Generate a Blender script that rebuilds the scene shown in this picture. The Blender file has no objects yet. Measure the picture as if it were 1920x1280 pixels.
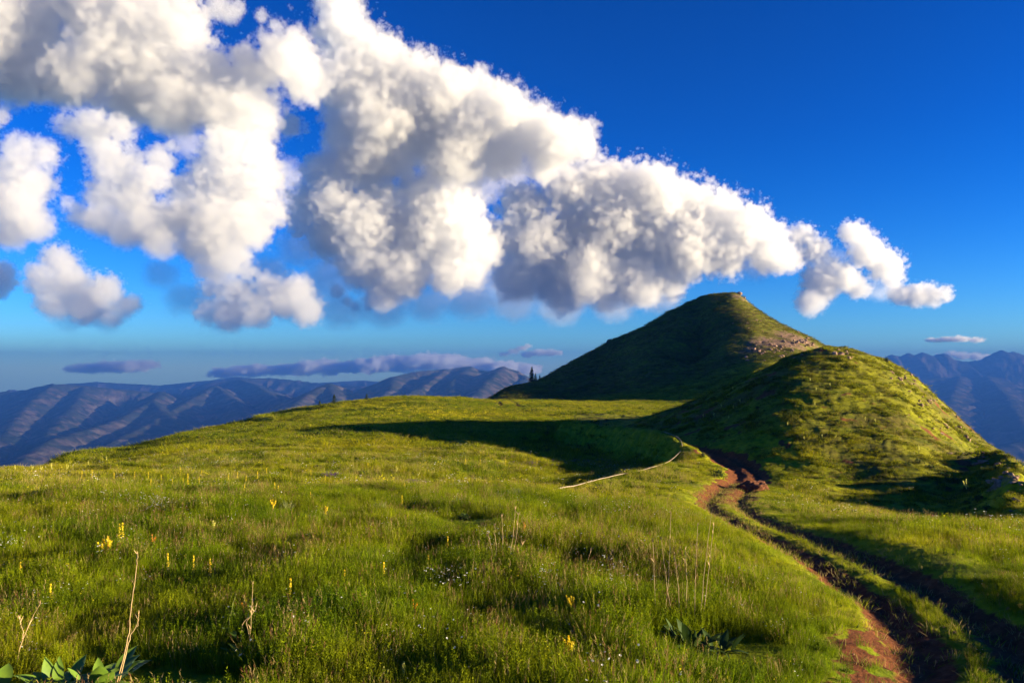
import bpy, math, random, os
import numpy as np
from mathutils import Vector, Matrix

DEV = set()
rad = math.radians
random.seed(7)
RNG = np.random.default_rng(11)
scene = bpy.context.scene
COL = scene.collection

# ------------------------------------------------------------------ camera model (photo pixels 1920x1280)
F = 1507.0
HORIZON = 690.0
PITCH = math.atan((HORIZON - 640.0) / F)
EYE = 3.2                                   # eye height over the meadow; z = 0 is the eye level
CAM = np.array([0.0, 0.0, 0.0])


def slope_of(u, v):
    """Photo pixel -> (x/y, z/y) of the sight line."""
    zc = -(v - 640.0) / F
    yy = math.cos(PITCH) - math.sin(PITCH) * zc
    return (u - 960.0) / F / yy, (math.sin(PITCH) + math.cos(PITCH) * zc) / yy


def at(u, v, y):
    a, b = slope_of(u, v)
    return np.array([a * y, y, b * y])


# ------------------------------------------------------------------ noise
_perm = np.random.default_rng(3).permutation(65536)
_grad = np.random.default_rng(4).uniform(0, 2 * np.pi, 65536)


def _hash(ix, iy, seed):
    return _perm[(_perm[(ix + seed * 131) & 65535] + iy) & 65535]


def perlin(x, y, seed=0):
    x = np.asarray(x, float); y = np.asarray(y, float)
    ix = np.floor(x).astype(np.int64); iy = np.floor(y).astype(np.int64)
    fx = x - ix; fy = y - iy
    sx = fx * fx * fx * (fx * (fx * 6 - 15) + 10); sy = fy * fy * fy * (fy * (fy * 6 - 15) + 10)

    def g(a, b):
        t = _grad[_hash(ix + a, iy + b, seed)]
        return np.cos(t) * (fx - a) + np.sin(t) * (fy - b)
    n0 = g(0, 0) * (1 - sx) + g(1, 0) * sx
    n1 = g(0, 1) * (1 - sx) + g(1, 1) * sx
    return (n0 * (1 - sy) + n1 * sy) * 1.5


def fbm(x, y, octaves=4, seed=0, gain=0.5, lac=2.03):
    s = 0; a = 1.0; t = 0
    for k in range(octaves):
        s = s + a * perlin(x, y, seed + k); t += a
        a *= gain; x = x * lac + 17.3; y = y * lac - 9.1
    return s / t


def smooth(e0, e1, x):
    t = np.clip((x - e0) / (e1 - e0), 0, 1)
    return t * t * (3 - 2 * t)


# ------------------------------------------------------------------ the ground as one height function
# surveyed points: photo column -> (photo row, distance) or ('z', height, distance)
Z = 'z'
COLUMNS = {
    -900: [(Z, -3.2, 12), (Z, -4, 25), (Z, -6, 40), (Z, -14, 60), (Z, -60, 150)],
    -250: [(Z, -3.2, 12), (Z, -3.5, 20), (900, 38), (Z, -9, 55), (Z, -17, 75), (Z, -60, 160)],
    0: [(Z, -3.2, 12), (Z, -3.25, 16), (930, 24), (893, 38), (882, 46), (Z, -9.5, 60), (Z, -15, 75), (Z, -24, 100), (Z, -60, 180)],
    100: [(930, 24.5), (896, 40), (880, 52), (873, 70), (868, 85), (Z, -16, 105), (Z, -40, 150)],
    200: [(Z, -3.2, 12), (Z, -3.25, 16), (930, 24.5), (890, 42), (870, 55), (858, 72), (848, 90), (Z, -14, 110), (Z, -38, 160)],
    300: [(930, 25), (880, 45), (850, 60), (836, 80), (827, 105), (Z, -14, 125), (Z, -38, 180)],
    400: [(Z, -3.2, 12), (Z, -3.25, 16), (928, 25), (872, 48), (832, 71), (812, 95), (803, 120), (Z, -13, 142), (Z, -40, 200)],
    490: [(870, 48), (822, 75), (797, 108), (784, 135), (Z, -12, 160), (Z, -40, 230)],
    600: [(Z, -3.2, 12), (Z, -3.25, 16), (925, 25), (870, 48), (818, 74), (785, 108), (768, 135), (762, 148), (Z, -10, 175), (Z, -40, 260)],
    740: [(870, 48), (818, 74), (782, 106), (757, 135), (745, 150), (Z, -9, 180), (Z, -40, 270)],
    860: [(Z, -3.2, 12), (Z, -3.25, 16), (925, 25), (870, 49), (822, 73), (785, 104), (757, 140), (746, 158), (Z, -8.5, 185), (Z, -40, 280)],
    950: [(868, 50), (825, 72), (787, 103), (765, 140), (752, 165), (749, 196), (729, 232), (Z, -14, 262), (Z, -55, 335)],
    1050: [(Z, -3.2, 12), (Z, -3.3, 16), (930, 25), (880, 46), (852, 57), (824, 73), (790, 101), (770, 130), (755, 165), (748, 194), (715, 232), (691, 266), (Z, -5, 292), (Z, -55, 365)],
    1150: [(945, 24), (880, 46), (855, 56), (824, 72), (800, 88), (775, 120), (755, 163), (745, 188), (700, 225), (660, 256), (636, 277), (Z, 4, 302), (Z, -55, 385)],
    1250: [(Z, -3.2, 12), (Z, -3.35, 16), (945, 25), (890, 43), (850, 56), (818, 67), (790, 76), (771, 84), (Z, -6.6, 108), (Z, -7.1, 148), (740, 180), (690, 210), (640, 237), (606, 262), (586, 274), (Z, 12, 298), (Z, -55, 390)],
    1355: [(950, 25), (900, 43), (852, 54), (800, 62.5), (757, 71), (729, 78.5), (Z, -6.3, 105), (Z, -7.3, 142), (735, 168), (700, 190), (650, 217), (600, 243), (562, 262), (549.5, 272), (Z, 17, 292), (Z, -55, 390)],
    1288: [(610, 248), (580, 267), (567, 275), (Z, 16, 292)],
    1310: [(Z, 4, 235), (612, 250), (572, 268), (557.5, 274), (Z, 18, 290)],
    1333: [(600, 247), (563, 264), (552, 273), (Z, 19, 290)],
    1385: [(640, 217), (600, 238), (567, 256), (551.5, 270), (Z, 19, 288)],
    1410: [(650, 208), (610, 230), (580, 251), (573, 265), (Z, 15, 285)],
    1450: [(Z, -3.3, 12), (Z, -3.5, 17), (955, 27), (908, 44), (872, 50), (800, 56.5), (742, 63), (702, 70.5), (687, 76.5), (Z, -6.5, 110), (Z, -8, 140), (Z, -1, 172), (660, 200), (625, 225), (602, 257), (Z, 9, 285), (Z, -55, 390)],
    1530: [(985, 22), (945, 37), (902, 45.5), (832, 52.5), (762, 58.5), (702, 66), (654, 76), (Z, -6, 110), (Z, -11, 150), (Z, -1, 190), (655, 215), (640, 238), (Z, 2, 272), (Z, -55, 390)],
    1600: [(Z, -3.3, 12), (Z, -3.6, 17), (960, 35), (902, 46), (832, 52.5), (762, 58.5), (702, 66), (656, 76), (Z, -7, 108), (Z, -15, 150), (Z, -10, 200), (Z, -3, 235), (Z, -55, 380)],
    1700: [(990, 22), (968, 35), (902, 45), (832, 53), (762, 60.5), (716, 69), (697, 75), (Z, -10, 102), (Z, -28, 140), (Z, -70, 260)],
    1800: [(Z, -3.3, 12), (Z, -3.8, 18), (974, 35), (922, 43), (862, 54), (812, 64), (785, 73), (Z, -13, 95), (Z, -30, 130), (Z, -80, 250)],
    1900: [(990, 24), (978, 34), (942, 40), (902, 52), (867, 67), (Z, -17, 85), (Z, -40, 115), (Z, -90, 250)],
    2050: [(Z, -3.4, 12), (Z, -4.0, 18), (985, 31), (957, 38), (935, 49), (Z, -15, 66), (Z, -42, 100), (Z, -90, 230)],
    2400: [(Z, -3.5, 12), (Z, -5, 25), (Z, -8, 38), (Z, -18, 55), (Z, -50, 100), (Z, -100, 230)],
}
_pts = []
for _u, _rows in COLUMNS.items():
    for _r in _rows:
        if _r[0] == Z:
            _a, _b = slope_of(_u, 690)
            _pts.append((_a * _r[2], _r[2], _r[1]))
        else:
            _pts.append(tuple(at(_u, *_r)))
    for _y, _z in ((6.5, -EYE), (8.5, -EYE), (480, -170), (700, -300)):
        _a, _b = slope_of(_u, 690)
        if _y < 100 or True:
            _pts.append((_a * _y, _y, _z))
_P = np.array(_pts)
TH_SCALE = 2.6


def _uv(x, y):
    r = np.hypot(x, y)
    th = np.clip(np.arctan2(x, y), -0.95, 0.85)
    return np.stack([th * TH_SCALE, np.log(np.clip(r, 5, 700))], -1), r


_Q, _R = _uv(_P[:, 0], _P[:, 1])
_T = (_P[:, 2] + EYE) / _R


def _kern(d2):
    return d2 * np.log(d2 + 1e-12) * 0.5


_n = len(_Q)
_K = _kern(((_Q[:, None] - _Q[None]) ** 2).sum(-1)) + np.eye(_n) * 2e-5
_A = np.zeros((_n + 3, _n + 3)); _A[:_n, :_n] = _K; _A[:_n, _n] = 1; _A[:_n, _n + 1:] = _Q
_A[_n, :_n] = 1; _A[_n + 1:, :_n] = _Q.T
_W = np.linalg.solve(_A, np.concatenate([_T, np.zeros(3)]))


def base_height(x, y):
    x = np.atleast_1d(np.asarray(x, float)); y = np.atleast_1d(np.asarray(y, float))
    q, r = _uv(x, y)
    out = np.empty(len(x))
    for s in range(0, len(x), 60000):
        qq = q[s:s + 60000]
        d2 = ((qq[:, None] - _Q[None]) ** 2).sum(-1)
        out[s:s + 60000] = _kern(d2) @ _W[:_n] + _W[_n] + qq @ _W[_n + 1:]
    back = smooth(0.95, 2.2, np.abs(np.arctan2(x, y)))
    near = smooth(4.5, 9, r)
    z = -EYE + out * np.minimum(r, 900) * near
    zb = -EYE - np.clip(r - 12, 0, 600) ** 1.35 * 0.09
    return z * (1 - back) + zb * back


def hit(u, v, y0=5.0, y1=420.0, fn=None):
    """Where the sight line of a photo pixel meets the ground."""
    fn = fn or base_height
    a, b = slope_of(u, v)
    ys = np.geomspace(y0, y1, 1500)
    d = b * ys - fn(a * ys, ys)
    k = np.where((d[:-1] > 0) & (d[1:] <= 0))[0]
    if not len(k):
        k = int(np.argmin(np.abs(d)))
        return np.array([a * ys[k], ys[k]])
    k = int(k[0])
    t = d[k] / (d[k] - d[k + 1])
    y = ys[k] + t * (ys[k + 1] - ys[k])
    return np.array([a * y, y])


def polyline(pix, step=0.25, fn=None):
    P = np.array([hit(u, v, fn=fn) for u, v in pix])
    # Catmull-Rom through the points
    out = []
    E = np.vstack([2 * P[0] - P[1], P, 2 * P[-1] - P[-2]])
    for i in range(1, len(E) - 2):
        L = np.linalg.norm(E[i + 1] - E[i]); m = max(2, int(L / step))
        t = np.linspace(0, 1, m, endpoint=False)[:, None]
        p0, p1, p2, p3 = E[i - 1], E[i], E[i + 1], E[i + 2]
        out.append(0.5 * (2 * p1 + (p2 - p0) * t + (2 * p0 - 5 * p1 + 4 * p2 - p3) * t ** 2 + (3 * p1 - p0 - 3 * p2 + p3) * t ** 3))
    out.append(P[-1:])
    return np.vstack(out)


def line_coords(x, y, L):
    """signed side distance and arc length of points relative to a polyline (vectorised, chunked)."""
    seg = np.diff(L, axis=0); sl = np.hypot(*seg.T); cum = np.concatenate([[0], np.cumsum(sl)])
    nrm = np.stack([seg[:, 1], -seg[:, 0]], -1) / sl[:, None]
    dist = np.full(len(x), 1e9); arc = np.zeros(len(x))
    lo = L.min(0) - 12; hi = L.max(0) + 12
    idx = np.where((x > lo[0]) & (x < hi[0]) & (y > lo[1]) & (y < hi[1]))[0]
    for s in range(0, len(idx), 20000):
        i = idx[s:s + 20000]
        d = (x[i, None] - L[None, :-1, 0]) ** 2 + (y[i, None] - L[None, :-1, 1]) ** 2
        k = np.argmin(d, 1)
        rel = np.stack([x[i] - L[k, 0], y[i] - L[k, 1]], -1)
        t = np.clip((rel * seg[k]).sum(-1) / sl[k] ** 2, 0, 1)
        near = rel - seg[k] * t[:, None]
        dd = np.hypot(near[:, 0], near[:, 1])
        dist[i] = dd * np.where((rel * nrm[k]).sum(-1) < 0, -1, 1)
        arc[i] = cum[k] + t * sl[k]
    return dist, arc, cum[-1]

# ------------------------------------------------------------------ the track, the old bank and their relief
TRACK = polyline([(1855, 1267), (1823, 1200), (1773, 1150), (1695, 1100), (1590, 1043), (1512, 1007), (1413, 970), (1356, 938), (1372, 915), (1400, 897), (1398, 880),
                  (1375, 864), (1345, 852), (1310, 843), (1270, 834), (1200, 820), (1130, 806), (1075, 795)])
_d = TRACK[0] - TRACK[6]; _d /= np.linalg.norm(_d)
TRACK = np.vstack([TRACK[0] + _d * np.linspace(7.0, 0.4, 16)[:, None], TRACK])
BANK = polyline([(1300, 862), (1282, 852), (1250, 842), (1200, 832), (1140, 822), (1090, 815), (1062, 808)])
PIPE = polyline([(1000, 933), (1060, 921), (1130, 904), (1200, 887), (1250, 873), (1272, 863), (1280, 855), (1276, 848), (1262, 842), (1235, 836)], fn=base_height)
GAUGE = 0.60
EDGE = polyline([(1060, 922), (1150, 902), (1220, 884), (1268, 868), (1284, 856), (1262, 845), (1210, 835), (1140, 823), (1090, 815), (1050, 806)])
MARKS = [polyline([(926, 750), (938, 756), (956, 764)]), polyline([(955, 750), (970, 758), (992, 767)])]
LOOP = polyline([(640, 764), (580, 768), (530, 772), (500, 778), (490, 785), (515, 790)])
SPUR = polyline([(1775, 838), (1825, 868), (1870, 893), (1905, 922), (1918, 960), (1925, 985)])


def relief(x, y):
    """Everything smaller than the hills: ruts, bank, hummocks. Returns (dz, dirt 0..1, track distance)."""
    d, arc, total = line_coords(x, y, TRACK)
    ad = np.abs(d)
    wob = 0.10 * perlin(x * 0.8, y * 0.8, 21) + 0.07 * perlin(x * 2.6, y * 2.6, 22) + 0.05 * perlin(x * 7, y * 7, 23)
    fade = 1 - smooth(total - 26, total - 10, arc)
    rut = np.exp(-(((ad - GAUGE + wob) / 0.32) ** 2)) * fade
    bed = np.exp(-((ad / 1.15) ** 4)) * fade
    r = np.hypot(x, y)
    dz = -0.13 * rut - 0.14 * bed
    dz += (0.022 * perlin(x * 5, y * 5, 24) + 0.012 * perlin(x * 13, y * 13, 25)) * bed
    # the verge to the right of the ruts stands higher
    verge = np.exp(-(((d - 1.75) / 0.55) ** 2)) * smooth(4, 8, y) * (1 - smooth(15, 21, y)) * fade
    dz += 0.10 * verge * (0.8 + 0.6 * perlin(x * 0.5, y * 0.5, 5))
    # bare red earth on the bend
    bend = smooth(27, 34, y) * (1 - smooth(52, 60, arc * 0 + y)) * fade
    bare = bend * (1 - smooth(0.85, 1.35, ad + wob * 3))
    bare *= 1 - 0.75 * np.exp(-((ad / 0.24) ** 2)) * (1 - smooth(23, 27, y))
    dirt = np.clip(np.maximum(rut * 1.25, bare), 0, 1)
    # trampled dry strip left of the near rut
    strip = smooth(-1.85, -1.35, d + wob * 3) * (1 - smooth(-0.7, -0.4, d)) * (1 - smooth(9.6, 11.6, y))
    dirt = np.maximum(dirt, 0.8 * strip * smooth(-0.25, 0.35, perlin(x * 2.2, y * 2.2, 9) + 0.5 * perlin(x * 6, y * 6, 8) + 0.12))
    # old grassy bank
    bd, barc, btot = line_coords(x, y, BANK)
    bh = 1.15 * np.exp(-((bd / 1.0) ** 2)) * (0.55 + 0.45 * smooth(0, 8, barc)) * (1 + 0.25 * perlin(x * 0.7, y * 0.7, 31))
    dz += np.where(np.abs(bd) < 5, bh, 0)
    ed, earc, etot = line_coords(x, y, EDGE)
    inside = smooth(0.15, 1.9, -ed) * (1 - smooth(6.0, 13.0, -ed)) * smooth(0.5, 7, earc) * (1 - smooth(etot - 4, etot - 0.3, earc))
    dz -= np.where((np.abs(ed) < 14) & (ed < 0), 1.0 * inside, 0)
    for L_ in MARKS:
        md, _m, _t = line_coords(x, y, L_)
        mk = np.exp(-((md / 0.6) ** 2))
        dz -= 0.3 * mk; dirt = np.maximum(dirt, 0.85 * mk)
    ld, _m, _t = line_coords(x, y, LOOP)
    dz += 0.45 * np.exp(-((ld / 0.9) ** 2))
    sdist, sarc, stot = line_coords(x, y, SPUR)
    dz += np.where(np.abs(sdist) < 9, 1.25 * np.exp(-((sdist / 1.7) ** 2)) * smooth(0, 3.5, sarc) * (1 - 0.5 * smooth(stot - 4, stot, sarc)) * (1 + 0.5 * perlin(x * 0.8, y * 0.8, 33)), 0)
    # hummocks: larger on the slopes
    onhill = smooth(40, 52, y) * smooth(4, 14, x)
    dz += 0.07 * fbm(x * 0.9, y * 0.9, 3, 40) * smooth(5, 10, r) * (1 - 0.7 * np.exp(-((ad / 1.2) ** 2)))
    dz += 0.30 * fbm(x * 0.22, y * 0.22, 3, 44) * smooth(14, 24, r) * (1 - np.exp(-((ad / 1.6) ** 2)))
    dz += onhill * (0.13 * fbm(x * 0.5, y * 0.5, 4, 50, 0.6) + 0.11 * fbm(x * 1.9, y * 1.9, 3, 54))
    patch = smooth(0.16, 0.42, fbm(x * 0.33 + 7, y * 0.33, 4, 58, 0.62)) * onhill * smooth(60, 30, np.abs(y - 62))
    dirt = np.maximum(dirt, 0.62 * patch)
    # old wheel marks at the foot of the far hill
    far = smooth(190, 215, r)
    dz += far * (0.5 * fbm(x * 0.045, y * 0.045, 5, 60, 0.55) + 0.5 * np.abs(fbm(x * 0.12, y * 0.12, 3, 66)))
    return dz, dirt, ad


def ground(x, y):
    x = np.atleast_1d(np.asarray(x, float)); y = np.atleast_1d(np.asarray(y, float))
    return base_height(x, y) + relief(x, y)[0]


def on_ground(u, v):
    p = hit(u, v, fn=ground)
    return np.array([p[0], p[1], ground(p[0], p[1])[0]])


# ------------------------------------------------------------------ mesh helpers
def mesh_np(name, verts, faces_flat, loop_starts, loop_totals, smooth_shade=True):
    me = bpy.data.meshes.new(name)
    me.vertices.add(len(verts)); me.vertices.foreach_set('co', np.asarray(verts, np.float32).ravel())
    me.loops.add(len(faces_flat)); me.loops.foreach_set('vertex_index', np.asarray(faces_flat, np.int32))
    me.polygons.add(len(loop_starts)); me.polygons.foreach_set('loop_start', np.asarray(loop_starts, np.int32))
    if smooth_shade:
        me.polygons.foreach_set('use_smooth', np.ones(len(loop_starts), bool))
    me.update(); me.validate()
    return me


def mesh_quads(name, verts, quads, attrs=None, smooth_shade=True):
    quads = np.asarray(quads, np.int64)
    used = np.unique(quads)
    remap = np.zeros(len(verts), np.int64); remap[used] = np.arange(len(used))
    n = quads.shape[1]
    me = mesh_np(name, np.asarray(verts)[used], remap[quads].ravel(), np.arange(len(quads)) * n, None, smooth_shade)
    for k, val in (attrs or {}).items():
        a = me.attributes.new(k, 'FLOAT', 'POINT'); a.data.foreach_set('value', np.asarray(val, np.float32)[used])
    return me


def link(name, me, mat=None, parent=None, **props):
    o = bpy.data.objects.new(name, me)
    COL.objects.link(o)
    if mat is not None and me is not None and not me.materials:
        me.materials.append(mat)
    if parent is not None:
        o.parent = parent
    for k, v in props.items():
        o[k] = v
    return o


# ------------------------------------------------------------------ node helpers
class NT:
    def __init__(self, tree):
        self.t = tree

    def n(self, typ, **kw):
        nd = self.t.nodes.new(typ)
        ins = kw.pop('i', {})
        for k, v in kw.items():
            setattr(nd, k, v)
        for k, v in ins.items():
            if hasattr(v, 'node') or isinstance(v, bpy.types.NodeSocket):
                self.t.links.new(v, nd.inputs[k])
            else:
                nd.inputs[k].default_value = v
        return nd

    def noise(self, vec, scale, detail=4, rough=0.55, dist=0.0, w=None):
        nd = self.n('ShaderNodeTexNoise', i={'Scale': scale, 'Detail': detail, 'Roughness': rough, 'Distortion': dist})
        if vec is not None:
            self.t.links.new(vec, nd.inputs['Vector'])
        return nd.outputs['Fac']

    def math(self, op, a, b=0.0, c=None, clamp=False):
        nd = self.n('ShaderNodeMath', operation=op, use_clamp=clamp)
        for k, v in enumerate((a, b) if c is None else (a, b, c)):
            if isinstance(v, bpy.types.NodeSocket):
                self.t.links.new(v, nd.inputs[k])
            else:
                nd.inputs[k].default_value = v
        return nd.outputs[0]

    def ramp(self, fac, stops, interp='LINEAR'):
        nd = self.n('ShaderNodeValToRGB')
        cr = nd.color_ramp; cr.interpolation = interp
        while len(cr.elements) < len(stops):
            cr.elements.new(0.5)
        for e, (p, c) in zip(cr.elements, stops):
            e.position = p; e.color = (*c, 1) if len(c) == 3 else c
        self.t.links.new(fac, nd.inputs[0])
        return nd.outputs[0]

    def mix(self, fac, a, b, mode='MIX'):
        nd = self.n('ShaderNodeMix', data_type='RGBA', blend_type=mode)
        for k, v in ((0, fac), (6, a), (7, b)):
            if isinstance(v, bpy.types.NodeSocket):
                self.t.links.new(v, nd.inputs[k])
            elif k == 0:
                nd.inputs[k].default_value = v
            else:
                nd.inputs[k].default_value = (*v, 1) if len(v) == 3 else v
        return nd.outputs[2]

    def maprange(self, v, a, b, c=0.0, d=1.0, smoothstep=False):
        nd = self.n('ShaderNodeMapRange', interpolation_type='SMOOTHSTEP' if smoothstep else 'LINEAR')
        self.t.links.new(v, nd.inputs[0])
        for k, x in enumerate((a, b, c, d)):
            nd.inputs[k + 1].default_value = x
        return nd.outputs[0]


def new_mat(name):
    m = bpy.data.materials.new(name); m.use_nodes = True
    m.node_tree.nodes.clear()
    t = NT(m.node_tree)
    out = t.n('ShaderNodeOutputMaterial')
    return m, t, out


def simple_mat(name, colour, rough=0.7, var=0.3, scale=3.0, spec=0.3, colour2=None, bump=0.0, bscale=20, translucent=0.0):
    m, t, out = new_mat(name)
    geo = t.n('ShaderNodeNewGeometry')
    nz = t.noise(geo.outputs['Position'], scale, 5, 0.6)
    c2 = colour2 or tuple(c * (1 - var) for c in colour)
    colr = t.ramp(nz, [(0.3, c2), (0.7, colour)])
    b = t.n('ShaderNodeBsdfPrincipled', i={'Base Color': colr, 'Roughness': rough, 'Specular IOR Level': spec})
    if bump:
        bn = t.n('ShaderNodeBump', i={'Strength': bump, 'Distance': 0.05, 'Height': t.noise(geo.outputs['Position'], bscale, 6, 0.6)})
        m.node_tree.links.new(bn.outputs[0], b.inputs['Normal'])
    sh = b.outputs[0]
    if translucent:
        tr = t.n('ShaderNodeBsdfTranslucent', i={'Color': colr})
        mx = t.n('ShaderNodeMixShader', i={0: translucent, 1: b.outputs[0], 2: tr.outputs[0]})
        sh = mx.outputs[0]
    m.node_tree.links.new(sh, out.inputs['Surface'])
    return m


# ------------------------------------------------------------------ meadow colours, shared by soil and grass
def meadow_colour(t, pos, heath=False, fresh=False):
    """World-position patches of fresh, yellowing and reddish grass (real plant colour)."""
    big = t.noise(pos, 0.06, 4, 0.55)
    mid = t.noise(pos, 0.45, 4, 0.6)
    fine = t.noise(pos, 2.5, 3, 0.6)
    if heath:
        a = t.ramp(big, [(0.35, (0.055, 0.068, 0.006)), (0.50, (0.120, 0.118, 0.010)), (0.64, (0.170, 0.185, 0.007))])
        b = t.ramp(mid, [(0.30, (0.040, 0.055, 0.006)), (0.48, (0.125, 0.092, 0.026)), (0.58, (0.110, 0.130, 0.006)), (0.70, (0.200, 0.220, 0.008))])
        c = t.mix(0.6, a, b)
        return t.mix(1.0, c, t.ramp(fine, [(0.3, (0.6, 0.62, 0.6)), (0.7, (1.3, 1.3, 1.15))]), 'MULTIPLY')
    a = t.ramp(big, [(0.35, (0.120, 0.168, 0.003)), (0.50, (0.215, 0.230, 0.004)), (0.64, (0.340, 0.295, 0.006))])
    b = t.ramp(mid, [(0.30, (0.075, 0.135, 0.004)), (0.50, (0.195, 0.215, 0.004)), (0.70, (0.300, 0.250, 0.008))])
    c = t.mix(0.5, a, b)
    red = t.maprange(t.noise(pos, 0.8, 4, 0.7), 0.60, 0.74)
    c = t.mix(t.math('MULTIPLY', red, 0.28), c, (0.20, 0.13, 0.018))
    if fresh:
        c = t.mix(1.0, c, (1.12, 1.20, 1.0), 'MULTIPLY')
    d = t.ramp(fine, [(0.3, (0.55, 0.6, 0.6)), (0.7, (1.4, 1.4, 1.2))])
    return t.mix(1.0, c, d, 'MULTIPLY')


def ground_material():
    m, t, out = new_mat('meadow_soil')
    geo = t.n('ShaderNodeNewGeometry'); pos = geo.outputs['Position']
    grass = meadow_colour(t, pos)
    heath = t.n('ShaderNodeAttribute', attribute_name='heath').outputs['Fac']
    grass = t.mix(heath, grass, meadow_colour(t, pos, True))
    # bare reddish soil and stones where the attribute says so
    dirt = t.n('ShaderNodeAttribute', attribute_name='dirt').outputs['Fac']
    rock = t.n('ShaderNodeAttribute', attribute_name='rock').outputs['Fac']
    soil = t.ramp(t.noise(pos, 5, 6, 0.65), [(0.3, (0.075, 0.026, 0.010)), (0.55, (0.150, 0.052, 0.019)), (0.75, (0.23, 0.095, 0.042))])
    edge = t.math('ADD', dirt, t.math('MULTIPLY', t.math('SUBTRACT', t.noise(pos, 6, 5, 0.7), 0.5), 0.9))
    c = t.mix(t.maprange(edge, 0.28, 0.5), grass, soil)
    stone = t.ramp(t.noise(pos, 1.2, 7, 0.7), [(0.3, (0.10, 0.062, 0.042)), (0.7, (0.34, 0.22, 0.155))])
    redge = t.math('ADD', rock, t.math('MULTIPLY', t.math('SUBTRACT', t.noise(pos, 0.9, 6, 0.75), 0.5), 1.6))
    c = t.mix(t.maprange(redge, 0.45, 0.65), c, stone)
    bn = t.n('ShaderNodeBump', i={'Strength': 0.7, 'Distance': 0.12, 'Height': t.noise(pos, 4.5, 6, 0.7)})
    b = t.n('ShaderNodeBsdfPrincipled', i={'Base Color': c, 'Roughness': 0.95, 'Specular IOR Level': 0.1, 'Normal': bn.outputs[0]})
    m.node_tree.links.new(b.outputs[0], out.inputs['Surface'])
    return m


MAT_GROUND = ground_material()

# ------------------------------------------------------------------ build the near terrain (polar sheet, dense in view)
def build_ground():
    th = np.concatenate([np.linspace(-180, -50, 44, endpoint=False), np.linspace(-50, -38, 60, endpoint=False),
                         np.linspace(-38, 38, 760, endpoint=False), np.linspace(38, 55, 90, endpoint=False), np.linspace(55, 180, 42)])
    r = np.concatenate([np.linspace(0.6, 6, 14, endpoint=False), np.geomspace(6, 30, 250, endpoint=False),
                        np.geomspace(30, 110, 190, endpoint=False), np.geomspace(110, 290, 200, endpoint=False), np.geomspace(290, 700, 40)])
    TH, R = np.meshgrid(np.radians(th), r, indexing='ij')
    X = (R * np.sin(TH)).ravel(); Y = (R * np.cos(TH)).ravel()
    base = base_height(X, Y)
    dz, dirt, ad = relief(X, Y)
    Zz = base + dz
    V = np.stack([X, Y, Zz], -1)
    nt, nr = len(th), len(r)
    i, j = np.meshgrid(np.arange(nt - 1), np.arange(nr - 1), indexing='ij')
    q = np.stack([i * nr + j, i * nr + j + 1, (i + 1) * nr + j + 1, (i + 1) * nr + j], -1).reshape(-1, 4)
    cx = X[q].mean(1); cy = Y[q].mean(1); cz = Zz[q].mean(1); cd = ad[q].mean(1)
    rock = rock_mask(X, Y, Zz)
    # which surface each face belongs to
    far_hill = (cy > 186) & (cx > -12 + (cy - 186) * 0.06)
    near_hill = hill_mask(cx, cy) & ~far_hill
    _, arc, tot = line_coords(cx, cy, TRACK)
    track = (cd < 1.0) & (arc < tot - 20) & ~far_hill
    near_hill &= ~track
    attrs = {'dirt': dirt, 'rock': rock, 'heath': heath_mask(X, Y)}
    for name, sel in (('ground', ~far_hill & ~near_hill & ~track), ('hill', near_hill), ('hill', far_hill), ('dirt_track', track)):
        link(name, mesh_quads(name, V, q[sel], attrs), MAT_GROUND, kind='structure')


HILL_EDGE = [(1075, 800), (1150, 815), (1240, 832), (1330, 848), (1440, 872), (1500, 900), (1560, 930), (1640, 958), (1760, 972), (1920, 980), (2200, 985)]
_he = np.array([hit(u, v) for u, v in HILL_EDGE])


def hill_mask(x, y):
    """inside the near hill: beyond its foot line, seen from the camera."""
    th = np.arctan2(x, y); r = np.hypot(x, y)
    eth = np.arctan2(_he[:, 0], _he[:, 1]); er = np.hypot(_he[:, 0], _he[:, 1])
    rr = np.interp(th, eth, er, left=1e9, right=er[-1])
    return (r > rr) & (th < 0.95) & (y < 118)


def heath_mask(x, y):
    """brownish hill turf: the far hill, and the near hill a little above its foot."""
    th = np.arctan2(x, y); r = np.hypot(x, y)
    rr = np.interp(th, np.arctan2(_he[:, 0], _he[:, 1]), np.hypot(_he[:, 0], _he[:, 1]), left=1e9)
    near = smooth(2.5, 12, r - rr) * (y < 150) * (0.55 + 0.45 * smooth(-0.2, 0.3, perlin(x * 0.12, y * 0.12, 140)))
    return np.clip(np.maximum(near, smooth(183, 200, y) * smooth(-30, -5, x)), 0, 1)


def rock_mask(x, y, z):
    m = np.zeros(len(x))
    for (u, v, yy, sx, sy, a) in ((1455, 655, 212, 10, 9, 0.85), (1490, 645, 222, 8, 10, 0.8), (1420, 665, 205, 8, 8, 0.6), (1385, 556, 262, 5, 6, 0.6), (1570, 657, 77, 1.6, 2, 0.5),
                                  (1700, 700, 67, 1.5, 4, 0.3), (1760, 750, 61, 1.6, 4, 0.32), (1850, 840, 50.5, 1.6, 4, 0.36), (1900, 880, 47, 1.6, 4, 0.4), (1860, 885, 45, 2.0, 2.5, 0.25), (1905, 945, 37, 1.0, 2.2, 0.6), (1730, 735, 70, 2.0, 4, 0.42), (1780, 775, 70, 2.2, 5, 0.42), (1830, 815, 68, 2.2, 6, 0.45), (1880, 850, 66, 2.4, 7, 0.5), (1870, 850, 58, 2.0, 5, 0.4)):
        p = at(u, v, yy)
        m = np.maximum(m, a * np.exp(-((x - p[0]) / sx) ** 2 - ((y - p[1]) / sy) ** 2))
    return m


build_ground()

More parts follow.
